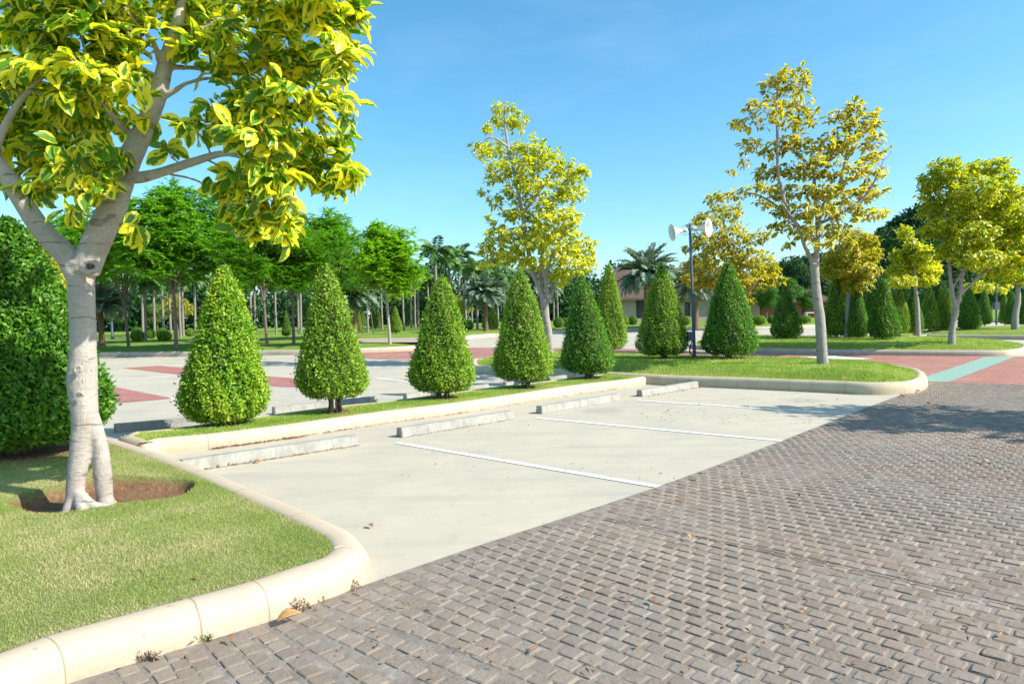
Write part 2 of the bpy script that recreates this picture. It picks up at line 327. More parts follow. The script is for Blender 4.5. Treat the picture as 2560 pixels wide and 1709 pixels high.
def stampmat():
    mt, n, out = newmat('red_stamped_concrete'); v = coord(n, world=True)
    mp = n.nodes.new('ShaderNodeMapping'); mp.inputs['Rotation'].default_value = (0, 0, rad(40)); n.links.new(v, mp.inputs[0])
    br = N(n, 'TexBrick', Scale=2.2); n.links.new(mp.outputs[0], br.inputs['Vector']); br.inputs['Mortar Size'].default_value = .018
    br.inputs['Color1'].default_value = (.37, .155, .115, 1); br.inputs['Color2'].default_value = (.42, .185, .135, 1); br.inputs['Mortar'].default_value = (.24, .09, .07, 1)
    c = mixc(n, ramp(n, noi(n, v, 1.6, 5, .65), [(.45, (0, 0, 0)), (.75, (.45, .45, .45))]), br.outputs[0], (.50, .34, .28))
    bsdf(n, out, c, .6, .35, noi(n, v, 30, 4), .15, .005); return mt
M['stamp'] = stampmat()
M['block'] = simple('wheel_stop_concrete', (.55, .55, .51), .85, .2, .16, 7)
M['bark_fg'] = bark('pale_fig_bark', (.40, .35, .30), (.52, .47, .42), dk=.63); M['bark'] = bark('grey_bark', (.33, .29, .26), (.43, .39, .35), dk=.6); M['bark_dk'] = bark('brown_bark', (.13, .10, .08), (.21, .17, .14))
M['palm_bark'] = bark('pale_palm_bark', (.22, .20, .17), (.33, .30, .26), sc=3); M['date_bark'] = bark('date_palm_bark', (.15, .10, .06), (.26, .18, .11), dk=.5, sc=5)
M['var_fg'] = variegated('variegated_leaf', green=(.07, .20, .015), green2=(.15, .36, .03), yel=(.86, .77, .03), yel2=(.90, .86, .10), edge=.44, spread=1.0, brown=.16); M['var_mid'] = variegated('variegated_leaf_bright', green=(.10, .22, .02), green2=(.20, .36, .03), yel=(.78, .69, .03), yel2=(.86, .82, .10), edge=.34, spread=.8)
M['var_dry'] = variegated('variegated_leaf_dry', green=(.06, .12, .02), green2=(.11, .19, .03), yel=(.70, .56, .05), yel2=(.80, .70, .16), edge=.32, brown=.38, spread=.6)
M['var_gold'] = variegated('variegated_leaf_golden', green=(.11, .20, .02), green2=(.22, .32, .04), yel=(.68, .50, .03), yel2=(.80, .68, .12), edge=.40, brown=.25, spread=.8)
M['var_grn'] = variegated('variegated_leaf_green', green=(.07, .19, .015), green2=(.15, .32, .02), yel=(.72, .63, .02), yel2=(.82, .78, .07), edge=.42, spread=.6)
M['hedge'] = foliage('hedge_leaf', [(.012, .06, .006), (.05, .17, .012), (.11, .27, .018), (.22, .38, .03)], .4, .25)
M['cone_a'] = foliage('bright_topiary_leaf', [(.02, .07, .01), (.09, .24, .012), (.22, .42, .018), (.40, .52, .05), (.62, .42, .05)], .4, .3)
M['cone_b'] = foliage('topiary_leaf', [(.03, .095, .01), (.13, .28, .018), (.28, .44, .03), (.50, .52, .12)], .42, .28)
M['cone_c'] = foliage('dark_topiary_leaf', [(.015, .065, .008), (.06, .19, .015), (.15, .34, .022), (.32, .46, .05)], .42, .25)  # darker leaf set; for shrubs standing in shade it carries that shade as colour
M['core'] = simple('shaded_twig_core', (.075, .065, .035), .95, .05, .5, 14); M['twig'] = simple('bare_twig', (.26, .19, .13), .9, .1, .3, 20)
M['feather'] = foliage('feathery_leaf', [(.03, .11, .012), (.09, .26, .015), (.20, .43, .02), (.36, .58, .03)], .5, .35, wnoise=.5)
M['feather_b'] = foliage('bright_feathery_leaf', [(.05, .16, .01), (.14, .33, .012), (.28, .50, .015), (.40, .56, .02)], .5, .4, wnoise=.5)
M['dark'] = foliage('dark_tree_leaf', [(.008, .035, .012), (.02, .07, .018), (.04, .12, .02), (.08, .18, .03)], .55, .2, wnoise=.3)
M['green'] = foliage('green_tree_leaf', [(.03, .10, .012), (.07, .19, .02), (.13, .28, .025)], .5, .3, wnoise=.5)
M['pale'] = foliage('pale_tree_leaf', [(.07, .13, .03), (.14, .22, .05), (.24, .32, .09)], .6, .3, wnoise=.5)
M['yellowbg'] = foliage('yellow_tree_leaf', [(.16, .20, .02), (.38, .36, .03), (.6, .52, .05)], .5, .3, wnoise=.5)
M['palm'] = foliage('palm_leaf', [(.04, .11, .025), (.10, .22, .045), (.20, .34, .09)], .45, .3); M['date'] = foliage('date_palm_leaf', [(.07, .14, .085), (.16, .25, .15), (.32, .42, .28)], .5, .15)
M['blade'] = foliage('grass_blade', [(.18, .28, .035), (.29, .38, .08), (.46, .45, .19), (.66, .54, .32)], .7, .3, wnoise=.9); M['blade2'] = foliage('green_grass_blade', [(.18, .29, .03), (.28, .41, .06), (.42, .50, .12), (.62, .54, .25)], .7, .3)
M['deadleaf'] = simple('dry_leaf', (.27, .14, .07), .6, .3, .35, 9); M['deadleaf_o'] = simple('orange_dry_leaf', (.50, .29, .12), .5, .3, .2, 14)
M['fig'] = simple('orange_fig', (.65, .17, .01), .4, .5, .2, 30); M['wound'] = simple('pruning_wound', (.16, .11, .08), .95, .1, .4, 30)
M['post'] = simple('grey_post_paint', (.085, .11, .15), .5, .4, .15, 8, bump=.05); M['horn'] = simple('white_horn_plastic', (.74, .74, .70), .4, .5, .05, 4, bump=.02)
M['black'] = simple('black_plastic', (.015, .015, .017), .5, .4); M['whitep'] = simple('white_paint', (.8, .8, .8), .5, .3)
# ------------------------------------------------------------------ ground surfaces
def pip(poly, X, Y):
    poly = np.asarray(poly); ins = np.zeros(len(X), bool); x0, y0 = poly[-1]
    for x1, y1 in poly:
        with np.errstate(divide='ignore', invalid='ignore'):
            c = ((y1 > Y) != (y0 > Y)) & (X < (x0-x1)*(Y-y1)/((y0-y1) if y0 != y1 else 1e-12)+x1)
        ins ^= c; x0, y0 = x1, y1
    return ins
def bdist(poly, X, Y):
    poly = np.asarray(poly); D = np.full(len(X), 1e9); a = poly[-1]
    for b in poly:
        d = b-a; L = max((d**2).sum(), 1e-12); t = np.clip(((X-a[0])*d[0]+(Y-a[1])*d[1])/L, 0, 1)
        D = np.minimum(D, np.hypot(X-a[0]-t*d[0], Y-a[1]-t*d[1])); a = b
    return D
def sheet(name, poly, z, mat, kind='structure', cut=True):
    """a flat patch lying on the lot, following its gentle rise"""
    bm = bmesh.new(); f = bm.faces.new([bm.verts.new((x, y, 0)) for x, y in poly])
    for yy in (Y0, 130): bmesh.ops.bisect_plane(bm, geom=bm.verts[:]+bm.edges[:]+bm.faces[:], plane_co=(0, yy, 0), plane_no=(0, 1, 0), dist=1e-5)
    for v in bm.verts: v.co.z = H(v.co.y)+z
    bm.normal_update()
    if sum(f.normal.z for f in bm.faces) < 0: bmesh.ops.reverse_faces(bm, faces=bm.faces[:])
    me = bpy.data.meshes.new(name); bm.to_mesh(me); bm.free(); me.materials.append(mat)
    o = bpy.data.objects.new(name, me); COL.objects.link(o); tag(o, kind=kind); return o
GXY = lambda L, z=0: [G2(*p[:2], z) for p in L]
sheet('ground', [(-500, -60), (500, -60), (500, 900), (-500, 900)], -.06, M['lawnbg'])
sheet('parking_ground', [(-60, -6), (70, -6), (70, 76), (-60, 76)], 0.0, M['conc'])

# paver road: its left border follows the edge of the concrete bays
BORD = [(-4.2, .25)]+GXY([(176, 1709), (452, 1624), (669, 1556), (787, 1511), (874, 1477), (1180, 1370), (1647, 1216), (1951, 1103), (2180, 1014), (2309, 966)])
BORD = [tuple(p) for p in smooth_path([(a, b, 0) for a, b in BORD], 5)[:, :2]]
endA, endB = G2(2321, 955.5), G2(2560, 961.5); dx = (endB[0]-endA[0]); dy = (endB[1]-endA[1])
FAR = [endA, endB, (endA[0]+dx*3.2, endA[1]+dy*3.2)]
road_poly = BORD+FAR+[(30, 8), (12, -6), (-4, -6)]
sheet('paver_road', road_poly, .0048, M['joint'])
def build_pavers():
    rng = np.random.default_rng(5); Bp = np.array(BORD); seg = np.diff(Bp, axis=0); ln = np.hypot(*seg.T); arc = np.concatenate([[0], np.cumsum(ln)])
    q, p = .095, .104
    S = np.arange(0, arc[-1]+3, q); mb = MB(); cx = []; fr = []
    tan = nrm(np.stack([np.gradient(Bp[:, 0]), np.gradient(Bp[:, 1])], 1))
    for ri, s in enumerate(S):
        o = np.array([np.interp(s, arc, Bp[:, 0]), np.interp(s, arc, Bp[:, 1])])
        if s > arc[-1]: o = Bp[-1]+tan[-1]*(s-arc[-1])
        t = nrm(np.array([np.interp(s, arc, tan[:, 0]), np.interp(s, arc, tan[:, 1])])); e = np.array([t[1], -t[0]])
        k = np.arange(0, int(11.5/p)); off = (ri % 2)*p*.5+.02+rng.normal(0, .004, len(k))
        c = o+e*(k*p+off+p*.5)[:, None]; cx.append(c); fr.append(np.broadcast_to(np.concatenate([e, t]), (len(k), 4)))
    C = np.concatenate(cx); E = np.concatenate(fr)
    u, v, f = project(np.c_[C, np.zeros(len(C))]); ok = (u > -700) & (u < IW+1500) & (v < IH+200) & (C[:, 1] > 1.9)
    # stay inside the far end of the road
    fa, fb = np.array(FAR[0]), np.array(FAR[2]); nn = np.array([-(fb-fa)[1], (fb-fa)[0]]); nn /= np.hypot(*nn)
    ok &= ((C-fa)@nn < -.04) & (bdist(road_poly, C[:, 0], C[:, 1]) > .035) & pip(road_poly, C[:, 0], C[:, 1])
    C, E = C[ok], E[ok]; n = len(C); e, t = E[:, :2], E[:, 2:]
    a = (p*.5-.0045)*rng.uniform(.93, 1.0, n); b = (q*.5-.0045)*rng.uniform(.92, 1.0, n)
    h = .0105+rng.normal(0, .0013, n)+.0025*np.sin(C[:, 0]*1.9)*np.sin(C[:, 1]*2.3); tx, ty = rng.normal(0, .013, n), rng.normal(0, .013, n)
    rings = []
    for ins, dz in ((0, -.014), (.003, -.0045), (.006, -.0014), (.0105, 0)):
        ring = []
        for sx, sy, ca, cb_ in ((-1, -1, 0, 1), (-1, -1, 1, 0), (1, -1, 1, 0), (1, -1, 0, 1), (1, 1, 0, 1), (1, 1, 1, 0), (-1, 1, 1, 0), (-1, 1, 0, 1)):
            jx, jy = rng.normal(0, .0018, n), rng.normal(0, .0018, n)
            ax, by = sx*(a-ins-ca*.0055)+jx, sy*(b-ins-cb_*.0055)+jy
            ring.append(np.c_[C+e*ax[:, None]+t*by[:, None], h+dz+tx*ax+ty*by])
        rings.append(np.stack(ring, 1))
    V = np.stack(rings, 1).reshape(n, 32, 3); V[..., 2] += Hn(V[..., 1])
    Fq = []
    for r in range(3):
        for k in range(8): Fq.append([r*8+k, r*8+(k+1) % 8, (r+1)*8+(k+1) % 8, (r+1)*8+k])
    Fq = np.array(Fq); FF = (Fq[None]+np.arange(n)[:, None, None]*32).reshape(-1, 4); rv = rng.random(n)
    mb.add(V.reshape(-1, 3), FF, 0, rnd=np.repeat(rv, 24), smooth=False)
    mb.add(V[:, 24:].reshape(-1, 3), np.arange(n*8).reshape(n, 8), 0, rnd=rv, smooth=False)
    o = mb.build('paver_surface', M['paver']); tag(o, kind='structure')
build_pavers()

# red stamped crossing and painted markings
RED = GXY([(880, 884), (1040, 875), (1167, 869), (1239, 868.5), (1378, 869), (1566, 872), (1892, 882), (2177, 887.7), (2475, 890), (2800, 893)])+[FAR[2], endB, endA]+GXY([(2200, 975), (1900, 950), (1616, 935), (1376, 925), (1176, 909), (1027, 901), (906, 896)])
sheet('crossing', RED, .004, M['stamp'])
def line(a, b, w, mat='white', name='road_marking', z=.006):
    A, B = Vector((*G2(*a), 0)), Vector((*G2(*b), 0)); d = (B-A).normalized(); n = Vector((-d.y, d.x, 0))*w/2
    sheet(name, [(A-n).to_2d()[:], (B-n).to_2d()[:], (B+n).to_2d()[:], (A+n).to_2d()[:]], z, M[mat])
line((992, 1106.8), (1646, 1217), .085); line((1341, 1045), (1955, 1102.5), .085); line((1592, 1001), (2144, 1037), .085)
line((180, 907.5), (500, 905.5), .12); line((640, 910.5), (760, 903), .12); line((900, 906), (1040, 896), .10)
line((200, 956), (520, 935), .12); line((425, 994.5), (640, 1040), .10); line((700, 964.5), (900, 994), .10); line((940, 945), (1090, 962), .10); line((900, 921), (1080, 908), .10)
for q in ([(306, 920), (398, 914), (560, 927), (510, 944), (463, 937.8)], [(431, 995.4), (282, 1008.6), (150, 1019), (100, 990), (180, 949), (262.8, 962.8)], [(580, 930), (667, 940.5), (760, 947), (830, 957), (745, 970.5), (669, 963.9), (590, 953)]):
    sheet('red_patch', GXY(q), .006, M['red'])
sheet('green_strip', GXY([(2463, 892), (2538, 892.3), (2371, 955.2), (2322, 954), (2312, 943)]), .009, M['mint'])
sheet('painted_arrow', GXY([(2001, 893), (2085, 890), (2120, 893.5), (2185, 896.8), (2115, 899), (2060, 896.3)]), .009, M['white'])
sheet('green_strip', GXY([(1480, 902), (1770, 893.5), (1775, 896), (1500, 906)]), .009, M['mint'])
line((906, 890), (1180, 879), .10, z=.009); line((1180, 897), (1380, 892), .14, z=.009); line((2100, 911.5), (2330, 917), .05, 'block', z=.009); line((906, 893.5), (1060, 889), .06, 'block', z=.009)

PROF = [(0, -.02), (.004, .045), (.014, .088), (.034, .118), (.062, .135), (.095, .142), (.135, .141), (.160, .134), (.176, .118), (.18, -.02)]
def island(name, px, mat, kh=1.0, mound=.08, lawn='lawn', pit=None, dirt=(), g=.16, closed=True, z_world=None, kmat=None, sm=4, kw=1.0, extra=None, noker=None, label=None):
    pts = [G2(*p) for p in px] if z_world is None else px
    pts = smooth_path([(a, b, 0) for a, b in pts]+[(*pts[0], 0)], sm)[:-1, :2]
    ar = .5*np.sum(pts[:, 0]*np.roll(pts[:, 1], -1)-np.roll(pts[:, 0], -1)*pts[:, 1])
    if ar < 0: pts = pts[::-1]
    keep = [0]
    for i in range(1, len(pts)):
        if np.hypot(*(pts[i]-pts[keep[-1]])) > .04: keep.append(i)
    pts = pts[keep]; n = len(pts)
    # split at the crease of the lot
    t = nrm(np.roll(pts, -1, 0)-np.roll(pts, 1, 0)); inn = np.c_[-t[:, 1], t[:, 0]]
    mb = MB(); K = len(PROF); V = np.zeros((n+1, K, 3)); arc = np.concatenate([[0], np.cumsum(np.hypot(*(np.roll(pts, -1, 0)-pts).T))])
    for k, (d, z) in enumerate(PROF):
        q = pts+inn*d*kw; V[:n, k, :2] = q; V[:n, k, 2] = Hn(pts[:, 1])+z*(kh if z > 0 else 1)
    V[n] = V[0]; i = np.arange(n)[:, None]; j = np.arange(K-1)[None]
    Fq = np.stack([i*K+j, (i+1)*K+j, (i+1)*K+j+1, i*K+j+1], -1).reshape(-1, 4)
    plen = np.concatenate([[0], np.cumsum([math.hypot(PROF[k+1][0]-PROF[k][0], PROF[k+1][1]-PROF[k][1]) for k in range(K-1)])])
    UV = np.zeros((n+1, K, 2)); UV[..., 0] = arc[:, None]/1.0; UV[..., 1] = plen[None]
    mb.add(V.reshape(-1, 3), Fq, 0, uv=UV.reshape(-1, 2)[Fq].reshape(-1, 2))
    ko = mb.build('kerb', M[kmat or mat]); tag(ko, kind='structure')
    inner = pts+inn*.165*kw
    # lawn
    zb = .128*kh
    def zf(X, Y):
        D = bdist(pts+inn*.17*kw, X, Y); s = np.clip(D/.7, 0, 1); s = s*s*(3-2*s)
        z = Hn(Y)+zb+mound*s+.006*np.sin(X*5.1+Y*3.3)*s+.005*np.sin(X*2.3-Y*4.7)*s
        if pit is not None: z = z-pit(X, Y)
        return z
    lo, hi = inner.min(0), inner.max(0); gx, gy = np.meshgrid(np.arange(lo[0], hi[0], g), np.arange(lo[1], hi[1], g))
    gx = gx.ravel()+.13*g*np.sin(gy.ravel()*9); gy = gy.ravel(); ok = pip(inner, gx, gy) & (bdist(inner, gx, gy) > .4*g)
    IP = np.c_[gx, gy][ok]
    if extra is not None:
        ex = extra[pip(inner, extra[:, 0], extra[:, 1]) & (bdist(inner, extra[:, 0], extra[:, 1]) > .03)]; IP = np.concatenate([IP, ex])
    co = [Vector(p) for p in inner]+[Vector(p) for p in IP]
    r = geometry.delaunay_2d_cdt(co, [(k, (k+1) % n) for k in range(n)], [], 1, 1e-6)
    A = np.array([v[:] for v in r[0]]); Fc = np.array([f for f in r[2] if len(f) == 3])
    Z = zf(A[:, 0], A[:, 1]); mb = MB(); mb.add(np.c_[A, Z], Fc, 0)
    lo_ = mb.build('lawn', M[lawn]); tag(lo_, kind='structure')
    a = lo_.data.attributes.new('dirt', 'FLOAT', 'POINT'); dv = np.zeros(len(A))
    for (dx_, dy_, dr) in dirt:
        dd = np.hypot(A[:, 0]-dx_, A[:, 1]-dy_)+.06*np.sin(A[:, 0]*17)*np.cos(A[:, 1]*13); dv = np.maximum(dv, np.clip((dr-dd)/(.35*dr)+.2, 0, 1))
    if pit is not None: dv = np.maximum(dv, np.clip(pit(A[:, 0], A[:, 1])*22-.25, 0, 1))
    lo_.data.vertices
    a.data.foreach_set('value', dv[:len(lo_.data.vertices)].astype(np.float32))
    return dict(poly=inner, z=zf, dirt=dirt, pit=pit)
def grass(isl, count, mat, L=(.02, .045), Wd=.004, seed=3, name='grass', near=None):
    rng = np.random.default_rng(seed); lo, hi = isl['poly'].min(0), isl['poly'].max(0); X = []; tot = 0
    while tot < count:
        q = rng.uniform(lo, hi, (count*2, 2)); ok = pip(isl['poly'], q[:, 0], q[:, 1])
        u, v, f = project(np.c_[q, np.full(len(q), .15)+Hn(q[:, 1])]); ok &= (u > -350) & (u < IW+350) & (v < IH+350) & (v > -200)
        for (a, b, r) in isl['dirt']: ok &= (np.hypot(q[:, 0]-a, q[:, 1]-b) > r*rng.uniform(.45, 1.1, len(q)))
        if isl['pit'] is not None: ok &= (isl['pit'](q[:, 0], q[:, 1]) < .02) | (rng.random(len(q)) < .012)
        ok &= rng.random(len(q)) < np.clip((5.0/np.maximum(f, 1))**1.0, .15, 1)
        q = q[ok]; X.append(q); tot += len(q)
        if len(q) == 0: break
    X = np.concatenate(X)[:count]; n = len(X); Z = isl['z'](X[:, 0], X[:, 1])-.002
    a = np.c_[rng.normal(0, .55, (n, 2)), np.ones(n)]; up = np.c_[rng.normal(size=(n, 2)), np.zeros(n)]+.001
    pn = np.sin(X[:, 0]*2.1+1+np.sin(X[:, 1]*3))*np.cos(X[:, 1]*1.7)*.36+np.sin(X[:, 0]*13+X[:, 1]*4)*np.sin(X[:, 1]*11)*.15+np.sin(X[:, 0]*6.3)*np.sin(X[:, 1]*5.1)*.15
    mb = MB(); leaves(mb, np.c_[X, Z], a, up, rng.uniform(*L, n), Wd*rng.uniform(.7, 1.5, n), T_BLD, rnd=np.clip(rng.beta(2, 2.6, n)+pn+.35*np.exp(-bdist(isl['poly'], X[:, 0], X[:, 1])/.10), 0, 1))
    o = mb.build(name, M[mat]); tag(o, 'short mown grass blades of the lawn', 'grass', kind='stuff')

# --- near lawn with the big fig tree
TB = G(196, 1272, .10)                   # base of the near tree
PC = np.array([TB.x+.10, TB.y+.20]); ang = rad(8)
def pitf(X, Y):
    dx_, dy_ = X-PC[0], Y-PC[1]; a = dx_*math.cos(ang)+dy_*math.sin(ang); b = -dx_*math.sin(ang)+dy_*math.cos(ang)
    r = np.sqrt((a/.64)**2+(b/.60)**2)+.05*np.sin(np.arctan2(b, a)*5+1); s = np.clip((1.0-r)/.10, 0, 1)
    return .105*s*s*(3-2*s)-.02*np.clip(1-r/.6, 0, 1)
ex = np.stack(np.meshgrid(np.arange(PC[0]-.9, PC[0]+.9, .028), np.arange(PC[1]-.72, PC[1]+.72, .028)), -1).reshape(-1, 2)
HB = G(40, 1140, .15)                    # base of the near hedge cone
nearpx = [(-420, 1790+100), (176, 1709), (452, 1624), (669, 1556), (787, 1511), (859, 1484), (895, 1464)]
back = [G2(u, v, .15) for u, v in [(678, 1233), (533, 1174), (407, 1129), (289, 1093)]]
fr_ = [G2(*p) for p in nearpx[1:]]+[G2(919, 1430, .02), G2(928, 1390, .10), G2(915, 1350, .14), G2(884, 1318, .15), G2(800, 1280, .15)]
e = np.array(back[-1])-np.array(back[-2]); e /= np.hypot(*e)
bk = [tuple(np.array(p)+np.array([.01, .015])) for p in back]
left_end = [tuple(np.array(back[-1])+e*2.2), tuple(np.array(back[-1])+e*2.9+np.array([-.5, -.6])), (-8.6, 8.2), (-8.2, 5.0), (-5.0, 1.2), (-3.2, .8)]
ISL_A = island('near', fr_+bk+left_end, 'kerb', z_world=True, mound=.045, pit=pitf, dirt=[(HB.x, HB.y, 1.0)], g=.12, extra=ex, kh=1.12, kw=1.2)
grass(ISL_A, 210000, 'blade', L=(.011, .027), Wd=.0028)

# --- strip with the row of cones
CONES = [(560, 1060), (835, 1031), (1106, 995), (1312, 969), (1475, 945)]
CB = [G(u, v, .16) for u, v in CONES]
near = [(403, 1134), (522, 1122.5), (680, 1102), (799, 1084), (978, 1056.5), (1180, 1029), (1457.6, 982.8), (1620, 960)]
farp = [(1440, 947), (1376, 955), (1176, 979), (978, 1007), (865, 1018), (680, 1042), (429, 1078), (335, 1086), (300, 1098), (292, 1112), (310, 1122), (360, 1135)]
spts = [G2(*p) for p in near]+[G2(1560, 945)]+[G2(*p, .12) for p in farp[:-3]]+[G2(*p, .05) for p in farp[-3:]]
ISL_B = island('strip', spts, 'kerb', z_world=True, mound=.02, dirt=[(c.x, c.y, .42) for c in CB], g=.14, sm=3, kh=1.2)
grass(ISL_B, 60000, 'blade2', L=(.02, .045), Wd=.005, seed=4)

# --- big island with the loudspeaker post
C6, C7, C5b, PO, TR1, TM = G(1658, 902, .26), G(1825, 902, .26), G(1526, 884, .2), G(1737, 902, .26), G(2057, 918, .26), G(1376, 893, .2)
front = [(1180, 932), (1233, 937), (1376, 944), (1616, 960.7), (1795, 969), (2054, 981), (2180, 987), (2275, 984.5), (2309, 976), (2320, 964)]
bck = [(2312, 950), (2270, 938), (2159, 928), (1969, 920), (1560, 905), (1450, 896), (1376, 897), (1200, 911), (1176, 921)]
ISL_C = island('post_island', front+bck, 'kerb_old', mound=.14, lawn='lawn2', dirt=[(c.x, c.y, .5) for c in (C6, C7, C5b)]+[(TR1.x+.1, TR1.y, .28)], g=.2, sm=4, kh=1.5, kw=1.15)
grass(ISL_C, 60000, 'blade2', L=(.03, .06), Wd=.009, seed=6)
# --- island of the second bay row
front2 = [(1735, 873), (1892.6, 882.3), (2177, 887.7), (2475, 890), (2540, 887), (2570, 880)]
back2 = [(2560, 869), (2480, 864), (2320, 855), (2208, 857), (1980, 852), (1860, 850), (1750, 858), (1730, 866)]
ISL_D = island('far_island', front2+back2, 'kerb_far', mound=.12, lawn='lawn2', g=.35, kh=1.2)
grass(ISL_D, 30000, 'blade2', L=(.04, .07), Wd=.012, seed=7)
ISL_E = island('third_island', [(2322, 847), (2440, 848), (2700, 850), (2760, 840), (2700, 828), (2480, 826), (2330, 830), (2290, 838)], 'kerb_far', mound=.12, lawn='lawn2', g=.4, kh=1.3)
ISL_F = island('bay_strip', [(2215, 853), (2318, 846), (2330, 838), (2290, 834), (2230, 838), (2160, 846)], 'kerb_far', mound=.05, lawn='lawn2', g=.4, kh=1.2)
# --- rear park lawn
pp = [G2(u, v) for u, v in [(-700, 896), (-200, 894), (242, 892), (477, 890.7), (656, 887.7), (751, 887), (900, 882.6), (1040, 876), (1130, 868), (1168, 855), (1180, 846), (1370, 834), (1566, 828), (1766, 826), (1890, 825), (2040, 819), (2200, 813), (2500, 806), (2900, 800)]]
pp = pp+[(150, 110), (40, 126), (-120, 126), (-120, 60)]
ISL_G = island('park', pp, 'kerb_far', z_world=True, mound=.12, lawn='lawnbg', g=1.6, kh=1.55, sm=3)
sheet('path', GXY([(820, 862), (891, 857.5), (1040, 856.5), (1150, 851), (1152, 843), (1040, 845), (891, 847), (820, 851)], .32), .345, M['kerb_far'])

# ------------------------------------------------------------------ wheel stops
def wheel_stop(a, b, label, group, h=.125, w=.135, seed=0):
    A, B = Vector((*G2(*a), 0)), Vector((*G2(*b), 0)); d = B-A; L = d.length; d.normalize()
    bm = bmesh.new(); bmesh.ops.create_cube(bm, size=1)
    rng = random.Random(seed)
    for v in bm.verts: v.co = Vector(((v.co.x+.5)*L, (v.co.y+.5)*w, (v.co.z+.5)*h)); v.co.y = v.co.y if v.co.z < .01 else .012+(v.co.y/w)*(w-.024)
    bmesh.ops.bevel(bm, geom=bm.edges[:], offset=.008, segments=2, affect='EDGES')
    me = bpy.data.meshes.new('wheel_stop'); bm.to_mesh(me); bm.free(); me.materials.append(M['stop'])
    o = bpy.data.objects.new('wheel_stop', me); COL.objects.link(o)
    z0, z1 = H(A.y), H(B.y)
    o.location = (A.x, A.y, z0-.003); o.rotation_euler = (0, -math.atan2(z1-z0, L), math.atan2(d.y, d.x)); tag(o, label, 'wheel stop', group)
def stopmat():
    mt, n, out = newmat('wheel_stop_paint'); v = coord(n, world=True)
    a = noi(n, v, 5, 5, .65); st = noi(n, coord(n, (1, 1, .25), world=True), 16, 5, .7); f = noi(n, v, 60, 4, .7)
    c = ramp(n, a, [(.3, (.26, .26, .235)), (.6, (.40, .395, .355))])
    c = mixc(n, ramp(n, st, [(.5, (0, 0, 0)), (.72, (.6, .6, .6))]), c, (.19, .175, .15)); c = mixc(n, math_(n, 'MULTIPLY', f, .2), c, (.2, .18, .15))
    bsdf(n, out, c, .85, .2, f, .3, .006); return mt
M['stop'] = stopmat()
g1 = 'wheel stops in the front bays'
wheel_stop((458, 1182), (897, 1113), 'long stained concrete wheel stop nearest the foreground lawn', g1, seed=1)
wheel_stop((1006, 1094), (1286, 1047), 'white concrete wheel stop in front of the third cone shrub', g1, seed=2)
wheel_stop((1355.4, 1034.6), (1552, 1001), 'white concrete wheel stop second from the post island', g1, seed=3)
wheel_stop((1606, 991.5), (1747, 967.5), 'grey concrete wheel stop beside the kerb of the post island', g1, seed=4)
g2 = 'wheel stops in the rear bays'
wheel_stop((285, 1082), (500, 1063), 'shaded concrete wheel stop behind the strip and left of the nearest cone shrub', g2, seed=5)
wheel_stop((688, 1036), (957, 1005), 'concrete wheel stop seen behind the trunk of the second cone shrub', g2, seed=6)
wheel_stop((1018, 1000), (1224, 974), 'concrete wheel stop behind the third cone shrub', g2, seed=7)
wheel_stop((1266, 969), (1420, 950), 'concrete wheel stop behind the fourth cone shrub', g2, seed=8)
wheel_stop((2366, 848), (2400, 847.5), 'small concrete wheel stop behind the forked trunk on the far island', g2, h=.16, w=.2, seed=9)

